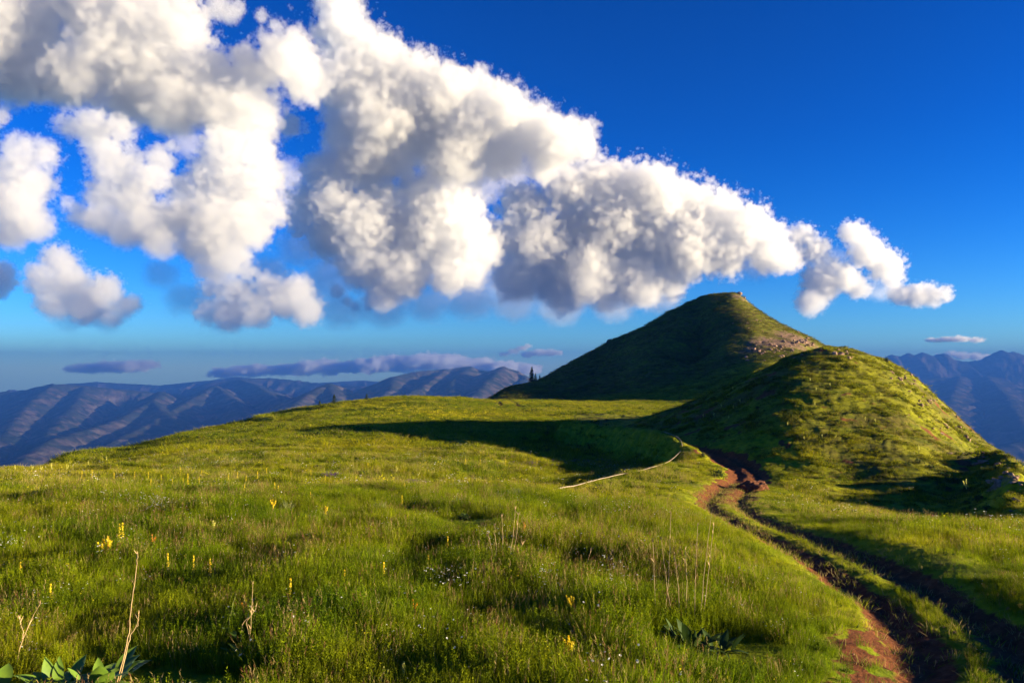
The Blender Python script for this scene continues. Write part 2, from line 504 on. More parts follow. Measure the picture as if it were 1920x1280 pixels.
# ------------------------------------------------------------------ camera
cd = bpy.data.cameras.new('camera')
cd.sensor_width = 36.0
cd.lens = 36.0 * F / 1920.0
cd.clip_start = 0.1; cd.clip_end = 200000.0
cam = bpy.data.objects.new('camera', cd)
cam.location = (0, 0, 0)
cam.rotation_euler = (math.pi / 2 + PITCH, 0, 0)
COL.objects.link(cam)
scene.camera = cam

# ------------------------------------------------------------------ light
SUN_EL, SUN_AZ = rad(9.0), rad(100.0)       # azimuth clockwise from the view direction (+Y)
sd = bpy.data.lights.new('sun', 'SUN')
sd.energy = 5.0; sd.angle = rad(0.5); sd.color = (1.0, 0.80, 0.48)
sun = bpy.data.objects.new('sun', sd)
sun.rotation_euler = (math.pi / 2 - SUN_EL, 0, math.pi - SUN_AZ)
_dir = Vector((math.sin(SUN_AZ) * math.cos(SUN_EL), math.cos(SUN_AZ) * math.cos(SUN_EL), math.sin(SUN_EL)))
sun.rotation_euler = _dir.to_track_quat('Z', 'Y').to_euler()
COL.objects.link(sun)

w = bpy.data.worlds.new('World'); scene.world = w; w.use_nodes = True
w.node_tree.nodes.clear()
wt = NT(w.node_tree)
sky = wt.n('ShaderNodeTexSky', sky_type='NISHITA', sun_disc=False, sun_elevation=SUN_EL, sun_rotation=SUN_AZ, altitude=2400.0, air_density=1.0, dust_density=0.3, ozone_density=3.0)
tint = wt.mix(1.0, sky.outputs[0], (0.90, 0.845, 1.08), 'MULTIPLY')
hs = wt.n('ShaderNodeHueSaturation', i={'Saturation': 1.25, 'Value': 1.0, 'Color': tint})
gm_ = wt.n('ShaderNodeGamma', i={'Color': hs.outputs[0], 'Gamma': 1.4})
deep = wt.mix(1.0, gm_.outputs[0], (0.48, 0.70, 0.56), 'MULTIPLY')
bg = wt.n('ShaderNodeBackground', i={'Color': deep, 'Strength': 0.05})
wo = wt.n('ShaderNodeOutputWorld', i={'Surface': bg.outputs[0]})

scene.view_settings.view_transform = 'Standard'
scene.view_settings.look = 'None'
scene.view_settings.exposure = 2.2
scene.view_settings.gamma = 1.0
scene.render.engine = 'CYCLES'
cy = scene.cycles
cy.use_adaptive_sampling = True; cy.adaptive_threshold = 0.02
cy.use_denoising = 'nodn' not in DEV
cy.denoiser = 'OPENIMAGEDENOISE'; cy.denoising_input_passes = 'RGB_ALBEDO_NORMAL'; cy.denoising_prefilter = 'ACCURATE'
cy.max_bounces = 6; cy.diffuse_bounces = 3; cy.glossy_bounces = 2; cy.transmission_bounces = 3; cy.volume_bounces = 1; cy.transparent_max_bounces = 8
cy.caustics_reflective = False; cy.caustics_refractive = False

# ------------------------------------------------------------------ distant mountains: ridge skeleton + eroded relief
RIDGES = [
    # (steepness, [(photo column, row, distance), ...])
    (0.42, [(-160, 742, 6300), (-60, 738, 6400), (0, 735, 6500), (45, 731, 6500), (100, 719, 6500), (150, 722, 6600), (210, 728, 6700), (300, 736, 6900), (400, 746, 7200)]),
    (0.50, [(100, 719, 6500), (50, 760, 5500), (20, 800, 4600), (-20, 850, 3700)]),
    (0.50, [(160, 724, 6600), (135, 765, 5500), (95, 805, 4500), (60, 850, 3700)]),
    (0.48, [(302, 734, 6300), (285, 752, 5700), (225, 786, 4900), (160, 806, 4300), (100, 822, 3900), (40, 862, 3300)]),
    (0.46, [(285, 752, 5700), (330, 790, 4700), (345, 815, 4200)]),
    (0.48, [(404, 723, 6900), (370, 742, 6200), (320, 770, 5300), (285, 792, 4700), (225, 822, 4000), (120, 872, 3200)]),
    (0.48, [(404, 723, 6900), (445, 752, 5800), (452, 780, 4800), (405, 826, 3900)]),
    (0.46, [(285, 792, 4700), (330, 812, 4200), (300, 845, 3600)]),
    (0.46, [(495, 731, 6500), (530, 752, 5600), (545, 770, 5000), (480, 800, 4200)]),
    (0.42, [(400, 716, 8800), (450, 711, 9000), (500, 708, 9200), (560, 713, 9100), (620, 722, 8900), (680, 724, 8800)]),
    (0.42, [(450, 711, 9000), (495, 731, 6600)]),
    (0.48, [(655, 744, 5300), (617, 719, 5600), (580, 737, 5000), (545, 762, 4300), (500, 790, 3700)]),
    (0.48, [(617, 719, 5600), (630, 752, 4600), (620, 790, 3800)]),
    (0.44, [(640, 752, 5000), (690, 727, 5500), (740, 706, 5900), (780, 697, 6200), (835, 692, 6500), (880, 687, 6700), (900, 693, 6700), (925, 700, 6500)]),
    (0.60, [(900, 703, 6200), (928, 693, 6000), (944, 687, 5900), (958, 694, 5900), (985, 706, 5800), (1010, 722, 5700), (1060, 735, 5700)]),
    (0.48, [(740, 706, 5900), (730, 732, 5000), (690, 765, 4200)]),
    (0.48, [(835, 692, 6500), (800, 720, 5300), (745, 748, 4500)]),
    (0.50, [(880, 687, 6700), (845, 718, 5300), (850, 745, 4500), (800, 790, 3700)]),
    (0.52, [(944, 687, 5900), (905, 722, 4900), (880, 750, 4200)]),
    (0.52, [(985, 706, 5800), (955, 735, 4800), (940, 765, 4100)]),
    # behind, right of the hills
    (0.36, [(1560, 722, 8800), (1660, 716, 8900), (1725, 712, 9000), (1760, 708, 9100), (1800, 705, 9200), (1830, 712, 9200), (1850, 704, 9300), (1880, 713, 9300), (1930, 722, 9300), (2050, 735, 9300)]),
    (0.40, [(1800, 705, 9200), (1780, 750, 7000), (1760, 800, 5600)]),
    (0.40, [(1850, 704, 9300), (1890, 745, 7200), (1920, 800, 5600)]),
    (0.34, [(1840, 850, 4800), (1900, 832, 5000), (1960, 818, 5200), (2050, 815, 5300)]),
    (0.55, [(1600, 682, 10500), (1655, 672, 10500), (1672, 665, 10500), (1690, 668, 10500), (1703, 662, 10500), (1716, 666, 10500), (1729, 660, 10500), (1742, 668, 10500), (1768, 662, 10500), (1786, 674, 10500), (1815, 678, 10550),
            (1848, 672, 10500), (1862, 664, 10500), (1878, 656, 10500), (1888, 663, 10500), (1899, 659, 10500), (1912, 667, 10500), (1960, 676, 10500), (2060, 680, 10500)]),
    # pale ranges on the skyline
    (0.26, [(-200, 722, 11200), (-60, 718, 11200), (60, 723, 11300), (180, 716, 11200), (300, 722, 11300), (380, 714, 11200), (447, 706, 11200), (500, 713, 11300), (580, 718, 11200), (680, 713, 11300), (760, 719, 11200), (900, 712, 11200), (1100, 712, 11200)]),
]


def mountain_height(x, y):
    r = np.hypot(x, y)
    wx = 130 * fbm(x / 1500, y / 1500, 3, 101); wy = 130 * fbm(x / 1500, y / 1500, 3, 105)
    wx += 45 * fbm(x / 420, y / 420, 3, 103); wy += 45 * fbm(x / 420, y / 420, 3, 107)
    floor = -330 - np.clip(r - 620, 0, 1500) * 0.24
    h = floor + 60 * fbm(x / 1800, y / 1800, 3, 110)
    gul = np.zeros(len(x)); hd = np.zeros(len(x))
    for n_, (k, pts) in enumerate(RIDGES):
        P = np.array([at(u, v, d) for u, v, d in pts])
        cum = 0.0
        for a, b in zip(P[:-1], P[1:]):
            e = b[:2] - a[:2]; L2 = (e ** 2).sum(); L1 = math.sqrt(L2)
            t0 = np.clip(((x - a[0]) * e[0] + (y - a[1]) * e[1]) / L2, 0, 1)
            d0 = np.hypot(x - a[0] - t0 * e[0], y - a[1] - t0 * e[1])
            amp = smooth(0, 500, d0)                    # keep the crest where it is, warp the flanks
            px = x + wx * amp; py = y + wy * amp
            tr = ((px - a[0]) * e[0] + (py - a[1]) * e[1]) / L2
            t = np.clip(tr, 0, 1)
            d = np.hypot(px - a[0] - t * e[0], py - a[1] - t * e[1])
            zz = a[2] + t * (b[2] - a[2]) - k * (np.sqrt(d * d + 25 ** 2) - 25) + 0.00002 * np.clip(d, 0, 2500) ** 2
            up = zz > h
            h = np.where(up, zz, h)
            gul = np.where(up, cum + tr * L1 + n_ * 3777.0, gul); hd = np.where(up, d, hd)
            cum += L1
    # gullies run down the flanks away from each crest
    g1 = 1 - np.abs(perlin(gul / 330, hd / 1500, 120)) * 2.4
    g2 = 1 - np.abs(perlin(gul / 130 + 0.3 * perlin(x / 200, y / 200, 9), hd / 700, 121)) * 2.4
    rd3 = 1 - np.abs(perlin(x / 110, y / 110, 122)) * 2.2
    depth = smooth(15, 240, hd) * smooth(5, 120, np.clip(h - floor, 0, None))
    h = h + (depth * (44 * (g1 - 0.6) + 17 * (g2 - 0.6)) + (6.0 + 8.0 * depth) * (rd3 - 0.55) + 16.0 * depth * fbm(x / 260, y / 260, 4, 130)) * smooth(900, 2600, r)
    return h


def build_mountains():
    th = np.concatenate([np.linspace(-180, -44, 60, endpoint=False), np.linspace(-44, -36, 80, endpoint=False), np.linspace(-36, 5, 820, endpoint=False),
                         np.linspace(5, 22, 120, endpoint=False), np.linspace(22, 36, 280, endpoint=False), np.linspace(36, 44, 40, endpoint=False), np.linspace(44, 180, 61)])
    r = np.concatenate([np.geomspace(600, 2800, 40, endpoint=False), np.geomspace(2800, 7200, 330, endpoint=False), np.geomspace(7200, 12950, 130)])
    TH, R = np.meshgrid(np.radians(th), r, indexing='ij')
    X = (R * np.sin(TH)).ravel(); Y = (R * np.cos(TH)).ravel()
    Zm = mountain_height(X, Y)
    nt, nr = len(th), len(r)
    i, j = np.meshgrid(np.arange(nt - 1), np.arange(nr - 1), indexing='ij')
    q = np.stack([i * nr + j, i * nr + j + 1, (i + 1) * nr + j + 1, (i + 1) * nr + j], -1).reshape(-1, 4)
    m, t, out = new_mat('mountain_slopes')
    geo = t.n('ShaderNodeNewGeometry'); pos = geo.outputs['Position']
    nz = t.n('ShaderNodeSeparateXYZ', i={0: geo.outputs['Normal']}).outputs[2]
    turf = t.ramp(t.noise(pos, 0.0022, 7, 0.62), [(0.33, (0.016, 0.022, 0.009)), (0.52, (0.028, 0.032, 0.017)), (0.68, (0.042, 0.038, 0.026))])
    rock = t.ramp(t.noise(pos, 0.011, 8, 0.7), [(0.35, (0.04, 0.028, 0.022)), (0.65, (0.105, 0.088, 0.075))])
    steep = t.math('SUBTRACT', t.noise(pos, 0.006, 6, 0.7), t.math('MULTIPLY', nz, 0.62))
    c = t.mix(t.maprange(steep, -0.09, 0.03), turf, rock)
    bn = t.n('ShaderNodeBump', i={'Strength': 1.0, 'Distance': 14.0, 'Height': t.noise(pos, 0.014, 8, 0.68)})
    b = t.n('ShaderNodeBsdfPrincipled', i={'Base Color': c, 'Roughness': 1.0, 'Specular IOR Level': 0.0, 'Normal': bn.outputs[0]})
    m.node_tree.links.new(b.outputs[0], out.inputs['Surface'])
    link('mountains', mesh_quads('mountains', np.stack([X, Y, Zm], -1), q), m, kind='structure')


build_mountains()

# ------------------------------------------------------------------ the air: one even volume round everything
def build_haze():
    S, top, bot = 13200.0, 265.0, -1100.0
    v = [(sx * S, sy * S, z) for z in (bot, top) for sx, sy in ((-1, -1), (1, -1), (1, 1), (-1, 1))]
    f = [(3, 2, 1, 0), (4, 5, 6, 7), (0, 1, 5, 4), (1, 2, 6, 5), (2, 3, 7, 6), (3, 0, 4, 7)]
    me = bpy.data.meshes.new('haze'); me.from_pydata(v, [], f)
    m, t, out = new_mat('blue_air')
    pv = t.n('ShaderNodeVolumePrincipled', i={'Color': (0.029, 0.112, 0.44, 1), 'Density': 1.2e-4, 'Anisotropy': 0.0})
    m.node_tree.links.new(pv.outputs[0], out.inputs['Volume'])
    link('haze', me, m, kind='stuff', label='blue mountain air that fades the far ranges')


if 'nohaze' not in DEV:
    build_haze()

# ------------------------------------------------------------------ clouds: real volumes, one per cloud
def cloud_material(name, dens, aniso=0.25, colour=(1, 1, 1)):
    m, t, out = new_mat(name)
    at_ = t.n('ShaderNodeAttribute', attribute_name='density')
    pv = t.n('ShaderNodeVolumePrincipled', i={'Color': (*colour, 1), 'Anisotropy': aniso, 'Density': t.math('MULTIPLY', at_.outputs['Fac'], dens)})
    pv.inputs['Density Attribute'].default_value = ''
    m.node_tree.links.new(pv.outputs[0], out.inputs['Volume'])
    return m


def make_cloud(label, dist, puffs, voxel=None, dens=0.03, squash=1.0, seed=0, warp=0.45, rough=0.95, soft=0.30, fade=None, thick=1.0, mat=None, group=None, name='cloud', grow=1.12):
    """puffs: (photo column, row, radius in photo pixels[, depth offset in radii]) -> an eroded union of balls baked on a voxel grid."""
    rs = random.Random(seed + 5)
    px = dist / F
    voxel = voxel or VOX * px
    balls = []
    for p in puffs:
        u, v, rp = p[:3]
        r = rp * px
        off = p[3] if len(p) > 3 else rs.uniform(-0.5, 0.5)
        c = at(u, v, dist + off * r * thick)
        balls.append((c, r))
    C = np.array([b[0] for b in balls]); R = np.array([b[1] for b in balls]) * grow
    lo = (C - R[:, None] * 1.55).min(0); hi = (C + R[:, None] * 1.55).max(0)
    mid = (lo + hi) / 2; lo -= mid; hi -= mid
    ng = bpy.data.node_groups.new('cloud_grid', 'GeometryNodeTree')
    ng.interface.new_socket('Geometry', in_out='OUTPUT', socket_type='NodeSocketGeometry')
    t = NT(ng)
    pos = t.n('GeometryNodeInputPosition').outputs[0]
    rm = float(np.median(R)) * 0.8
    sh = t.n('ShaderNodeVectorMath', operation='ADD', i={0: pos, 1: tuple(float(x) for x in mid)}).outputs[0]

    def nz(scale, detail, rough, typ='FBM'):
        n = t.n('ShaderNodeTexNoise', noise_type=typ, normalize=True, i={'Scale': scale, 'Detail': detail, 'Roughness': rough})
        ng.links.new(sh, n.inputs['Vector'])
        return n
    w1 = nz(0.9 / rm, 3.0, 0.55)
    wv = t.n('ShaderNodeVectorMath', operation='SUBTRACT', i={0: w1.outputs['Color'], 1: (0.5, 0.5, 0.5)}).outputs[0]
    wv = t.n('ShaderNodeVectorMath', operation='SCALE', i={0: wv, 'Scale': warp * 2.2 * rm}).outputs[0]
    w2 = nz(3.6 / rm, 4.0, 0.6)
    wv2 = t.n('ShaderNodeVectorMath', operation='SUBTRACT', i={0: w2.outputs['Color'], 1: (0.5, 0.5, 0.5)}).outputs[0]
    wv2 = t.n('ShaderNodeVectorMath', operation='SCALE', i={0: wv2, 'Scale': 0.75 * rm}).outputs[0]
    p2 = t.n('ShaderNodeVectorMath', operation='ADD', i={0: pos, 1: wv}).outputs[0]
    p2 = t.n('ShaderNodeVectorMath', operation='ADD', i={0: p2, 1: wv2}).outputs[0]
    shw = t.n('ShaderNodeVectorMath', operation='ADD', i={0: sh, 1: wv2}).outputs[0]
    acc = None
    for c, r in zip(C - mid, R):
        d = t.n('ShaderNodeVectorMath', operation='SUBTRACT', i={0: p2, 1: tuple(float(x) for x in c)}).outputs[0]
        if squash != 1.0:
            d = t.n('ShaderNodeVectorMath', operation='MULTIPLY', i={0: d, 1: (1.0, 1.0, squash)}).outputs[0]
        ln = t.n('ShaderNodeVectorMath', operation='LENGTH', i={0: d}).outputs['Value']
        s = t.math('MULTIPLY_ADD', ln, -1.0 / float(r), 1.0)
        s = t.math('MULTIPLY', s, float((r / rm) ** 0.5))
        if acc is None:
            acc = s
        else:
            acc = t.math('SMOOTH_MAX', acc, s, 0.18)
    # cauliflower relief: inverted cells at falling sizes, then fine wisps
    bil = None
    a = 1.0; k = 2.0 / rm
    for o in range(3):
        vo = t.n('ShaderNodeTexVoronoi', feature='F1', voronoi_dimensions='3D', i={'Scale': k, 'Randomness': 1.0})
        ng.links.new(shw, vo.inputs['Vector'])
        e = t.math('MULTIPLY_ADD', vo.outputs['Distance'], -a, 0.52 * a)
        bil = e if bil is None else t.math('ADD', bil, e)
        a *= 0.42; k *= 2.1
    wisp = t.math('SUBTRACT', nz(2.6 / rm, 7.0, 0.66).outputs['Fac'], 0.5)
    # lower parts are smoother and softer than the tops
    zc = t.n('ShaderNodeSeparateXYZ', i={0: pos}).outputs[2]
    up = t.maprange(zc, float(lo[2]) * 0.8, float(lo[2]) * 0.8 + float(hi[2] - lo[2]) * 0.45, 0.35, 1.0)
    f = t.math('MULTIPLY', t.math('MULTIPLY_ADD', wisp, 1.55, t.math('MULTIPLY', bil, rough)), up)
    f = t.math('ADD', t.math('ADD', acc, 0.05), f)
    gain = t.math('DIVIDE', 1.0, t.math('MULTIPLY_ADD', up, -soft, soft + 0.22))
    den = t.math('MULTIPLY', f, gain, clamp=True)
    if fade:
        den = t.math('MULTIPLY', den, t.maprange(zc, float(lo[2]) + fade[0] * float(hi[2] - lo[2]), float(lo[2]) + fade[1] * float(hi[2] - lo[2])))
    vc = t.n('GeometryNodeVolumeCube', i={'Density': den, 'Background': 0.0, 'Min': tuple(float(x) for x in lo), 'Max': tuple(float(x) for x in hi)})
    res = [max(8, int((hi[k] - lo[k]) / voxel / (1.0 if k != 1 else 1.4))) for k in range(3)]
    for k, nm in enumerate(('Resolution X', 'Resolution Y', 'Resolution Z')):
        vc.inputs[nm].default_value = res[k]
    sm = t.n('GeometryNodeSetMaterial', i={'Geometry': vc.outputs[0], 'Material': mat or MAT_CLOUD})
    go = t.n('NodeGroupOutput'); ng.links.new(sm.outputs[0], go.inputs[0])
    vol = bpy.data.volumes.new('cloud')
    vol.materials.append(mat or MAT_CLOUD)
    o = bpy.data.objects.new(name, vol); COL.objects.link(o)
    o.location = tuple(float(x) for x in mid)
    md = o.modifiers.new('grid', 'NODES'); md.node_group = ng
    o['label'] = label; o['category'] = 'cloud'
    if group:
        o['group'] = group
    print('cloud', res, res[0] * res[1] * res[2] / 1e6, 'M', [round(float(x)) for x in mid + lo])
    return o


VOX = 2.0
MAT_CLOUD = cloud_material('cloud_vapour', 0.016, 0.50, (0.90, 0.907, 0.925))

CLOUDS = [
    ('white cumulus bank filling the upper left corner of the sky, with small blue holes', 4300, dict(seed=1), [
        (40, 20, 75), (20, 110, 80), (95, 150, 45), (-30, 60, 80), (150, 145, 55), (190, 30, 60), (215, 110, 70), (270, 60, 75), (345, 55, 48), (280, 150, 85), (330, 190, 60), (230, 185, 40),
        (385, 160, 62), (420, 205, 55), (470, 215, 55), (475, 140, 45), (535, 110, 50), (570, 150, 42), (560, 105, 30), (330, 20, 35), (250, -5, 50), (120, -10, 45)]),
    ('tall white cumulus plume reaching the top edge and sloping down to the right', 5600, dict(seed=2), [
        (635, 0, 38), (645, 50, 42), (665, 100, 55), (650, 160, 55), (715, 140, 60), (775, 165, 58), (835, 185, 55), (890, 195, 50), (945, 215, 48), (985, 245, 50), (1040, 265, 48), (1090, 270, 32), (880, 255, 62),
        (800, 235, 65), (715, 225, 70), (650, 230, 42), (940, 290, 45), (1020, 305, 38), (740, 290, 48), (820, 300, 40), (880, 320, 35), (1105, 245, 14), (545, 235, 24), (690, 290, 48), (640, 275, 34), (860, 290, 52), (600, 60, 16)]),
    ('cumulus with bright cauliflower tops in the centre, below the tall plume', 5700, dict(seed=3), [
        (610, 330, 38), (585, 375, 36), (630, 385, 50), (625, 440, 48), (680, 430, 55), (690, 490, 52), (745, 440, 52), (755, 510, 50), (790, 375, 45), (835, 400, 55), (870, 450, 50), (815, 450, 55), (880, 390, 26),
        (770, 355, 30), (825, 340, 22), (720, 390, 40), (840, 510, 40), (720, 545, 36), (880, 510, 32), (905, 470, 34), (690, 340, 40), (650, 320, 34), (570, 420, 26)]),
    ('long white cumulus bank trailing down to the right above the green hill', 6300, dict(seed=4), [
        (985, 395, 45), (960, 450, 42), (1010, 455, 52), (1075, 440, 58), (1065, 360, 42), (1125, 355, 50), (1190, 355, 46), (1240, 370, 48), (1295, 395, 48), (1350, 410, 46), (1400, 430, 42), (1440, 465, 40), (1475, 485, 24),
        (1150, 430, 60), (1220, 450, 60), (1290, 465, 54), (1360, 475, 42), (1100, 510, 55), (1180, 520, 50), (1040, 520, 50), (970, 520, 45), (1250, 520, 40), (1140, 560, 28), (1060, 560, 32), (1210, 545, 32)]),
    ('small cumulus puffs at the right tail of the bank, right of the hill top', 6800, dict(seed=5), [
        (1505, 445, 22), (1525, 470, 26), (1600, 440, 22), (1625, 470, 28), (1660, 500, 28), (1675, 520, 18), (1540, 530, 34), (1585, 520, 26), (1610, 540, 20), (1520, 565, 26), (1560, 505, 18)]),
    ('thin white cloud scrap low on the right, beyond the last puffs', 7300, dict(seed=6), [
        (1685, 552, 18), (1715, 555, 20), (1745, 555, 20), (1770, 552, 14), (1725, 545, 14)]),
    ('ragged cumulus with bright towers on the left, under the corner bank', 4000, dict(seed=7), [
        (130, 235, 22), (175, 240, 32), (225, 245, 26), (195, 285, 30), (215, 320, 36), (200, 365, 34), (190, 410, 34), (245, 370, 42), (275, 415, 44), (235, 430, 36), (300, 300, 24), (320, 275, 12), (285, 330, 30),
        (300, 450, 34), (150, 405, 22), (330, 400, 28), (250, 300, 22)]),
    ('round headed cumulus standing left of the centre, between two blue gaps', 4150, dict(seed=8), [
        (425, 285, 42), (475, 290, 38), (395, 340, 42), (445, 350, 52), (490, 350, 34), (365, 385, 36), (410, 420, 56), (465, 420, 46), (380, 455, 44), (430, 475, 40), (395, 500, 30), (340, 350, 24), (510, 400, 28), (330, 420, 30), (500, 320, 26)]),
    ('cumulus cut by the left edge of the picture, halfway up the sky', 3800, dict(seed=9), [
        (40, 290, 32), (80, 290, 26), (20, 330, 36), (60, 345, 36), (40, 390, 40), (65, 420, 32), (10, 420, 40), (-20, 370, 40), (25, 445, 26), (125, 380, 12)]),
    ('low greyish cumulus with ragged white top on the left', 4850, dict(seed=10), [
        (110, 490, 28), (80, 525, 28), (130, 530, 34), (105, 565, 32), (160, 575, 36), (195, 545, 28), (225, 575, 24), (250, 570, 16), (210, 595, 20)]),
    ('grey low cumulus with a bright knot, left of the centre under the round cloud', 4850, dict(seed=11), [
        (400, 540, 22), (440, 550, 30), (465, 510, 16), (430, 585, 34), (480, 580, 34), (530, 560, 34), (560, 545, 26), (500, 540, 24), (390, 585, 24), (575, 585, 28)]),
    ('tiny bright cloud scrap low in the centre of the sky', 6900, dict(seed=12), [(632, 547, 12), (650, 565, 9), (665, 575, 9), (690, 576, 8)]),
    ('small white cloud at the top edge, between the bank and the plume', 4600, dict(seed=13), [(410, 15, 22), (430, 25, 20), (445, 15, 14), (490, 30, 12), (515, 45, 10)]),
    ('small cloud scrap at the left edge, under the corner bank', 5400, dict(seed=14), [(2, 218, 14), (-14, 225, 18), (10, 205, 7)]),
    ('small cloud at the left edge, below the halved cumulus', 4900, dict(seed=15), [(5, 510, 20), (18, 530, 14), (-20, 520, 26), (0, 545, 18)]),
]
# low clouds far out over the ranges
VEIL = cloud_material('thin_cloud_vapour', 0.0022, 0.2, (0.92, 0.935, 0.965))
CLOUDS += [
    ('thin blue grey veil of cloud hanging under the left and central cumulus', 6900, dict(seed=31, squash=1.3, voxel=24, rough=0.4, mat=VEIL), [
        (300, 515, 34), (350, 560, 40), (500, 520, 50), (560, 560, 55), (620, 520, 50), (640, 580, 45), (720, 575, 50), (800, 570, 45), (880, 560, 50), (960, 570, 45), (1050, 575, 45), (1150, 575, 40), (1240, 560, 38), (200, 600, 28), (130, 605, 22), (430, 600, 35), (530, 330, 36), (560, 390, 38), (350, 270, 30), (900, 350, 40), (960, 330, 34), (1420, 500, 34), (1560, 490, 30), (1650, 545, 26), (560, 470, 40), (930, 520, 40)]),

    ('long flat pinkish cloud band lying on the skyline left of the far hill', 16500, dict(seed=21, squash=3.6, voxel=22, rough=0.6), [
        (420, 699, 24), (460, 697, 28), (500, 695, 30), (540, 693, 32), (580, 690, 34), (620, 688, 36), (660, 686, 38), (700, 684, 40), (740, 682, 42), (780, 680, 42), (820, 679, 42), (860, 682, 40), (900, 686, 38), (940, 690, 34), (980, 694, 30),
        (813, 668, 14), (760, 673, 12), (690, 676, 12), (620, 680, 12), (560, 685, 12)]),
    ('small pink cumulus row low on the skyline at the left', 14000, dict(seed=22, squash=1.8, voxel=22, rough=0.7), [(150, 691, 13), (170, 690, 15), (195, 688, 18), (220, 688, 18), (245, 687, 18), (268, 685, 17), (284, 684, 12), (130, 692, 10)]),
    ('thin slanting grey pink cloud streak above the skyline left of the far hill', 14600, dict(seed=23, squash=2.5, voxel=22, rough=0.5), [(945, 664, 9), (962, 659, 10), (978, 653, 10), (990, 648, 7)]),
    ('flat pinkish lens cloud just left of the far hill', 14600, dict(seed=24, squash=2.6, voxel=22, rough=0.5), [(990, 664, 12), (1010, 661, 14), (1030, 661, 13), (1046, 662, 9)]),
    ('thin grey cloud streak over the far peaks on the right', 14700, dict(seed=25, squash=4.0, voxel=26, rough=0.5, dens=0.006), [(1750, 638, 13), (1775, 636, 15), (1800, 636, 15), (1830, 637, 12)]),
    ('pale pinkish cloud lying behind the far peaks at the right', 14900, dict(seed=26, squash=2.2, voxel=26, rough=0.6), [(1785, 664, 11), (1805, 667, 13), (1830, 668, 12), (1850, 670, 10), (1760, 668, 8)]),
]
if 'nocloud' not in DEV:
    for lab, dist, kw, puffs in CLOUDS:
        make_cloud(lab, dist, puffs, **kw)
cy.volume_step_rate = 3.0
cy.volume_max_steps = 512
cy.volume_bounces = 14
cy.max_bounces = max(6, cy.volume_bounces)

# ------------------------------------------------------------------ grass: tufts of blades, scattered as one uncountable mass
def plant_material(name, colour_fn, translucent=0.35, rough=0.7, spec=0.1):
    m, t, out = new_mat(name)
    geo = t.n('ShaderNodeNewGeometry')
    tone = t.n('ShaderNodeAttribute', attribute_name='tone').outputs['Fac']
    c = colour_fn(t, geo.outputs['Position'], tone)
    b = t.n('ShaderNodeBsdfPrincipled', i={'Base Color': c, 'Roughness': rough, 'Specular IOR Level': spec})
    tr = t.n('ShaderNodeBsdfTranslucent', i={'Color': c})
    mx = t.n('ShaderNodeMixShader', i={0: translucent, 1: b.outputs[0], 2: tr.outputs[0]})
    m.node_tree.links.new(mx.outputs[0], out.inputs['Surface'])
    return m


def grass_colour(t, pos, tone, heath=False, fresh=False):
    base = meadow_colour(t, pos, heath, fresh)
    # tone 0..1: each blade its own green; above 1: dry straw; above 2: reddish seed heads; above 3 white petals; above 4 yellow petals; above 5 dark leaves; above 6 violet petals
    v = t.ramp(t.math('FRACT', tone), [(0.0, (0.38, 0.48, 0.5)), (0.5, (0.95, 1.0, 1.0)), (1.0, (1.75, 1.6, 1.1))])
    c = t.mix(1.0, base, v, 'MULTIPLY')

    def pick(c, lo, col):
        k = t.math('GREATER_THAN', tone, lo)
        return t.mix(k, c, col)
    c = pick(c, 1.0, (0.36, 0.27, 0.10))
    c = pick(c, 2.0, (0.22, 0.105, 0.045))
    c = pick(c, 3.0, (0.78, 0.78, 0.70))
    c = pick(c, 4.0, (0.68, 0.60, 0.02))
    c = pick(c, 5.0, (0.030, 0.062, 0.014))
    c = pick(c, 6.0, (0.16, 0.09, 0.20))
    return c


MAT_GRASS = plant_material('grass_blades', grass_colour, 0.48)
MAT_FRESH = plant_material('fresh_grass_blades', lambda t, p, tone: grass_colour(t, p, tone, False, True), 0.48)
MAT_HEATH = plant_material('hill_turf', lambda t, p, tone: grass_colour(t, p, tone, True), 0.35)


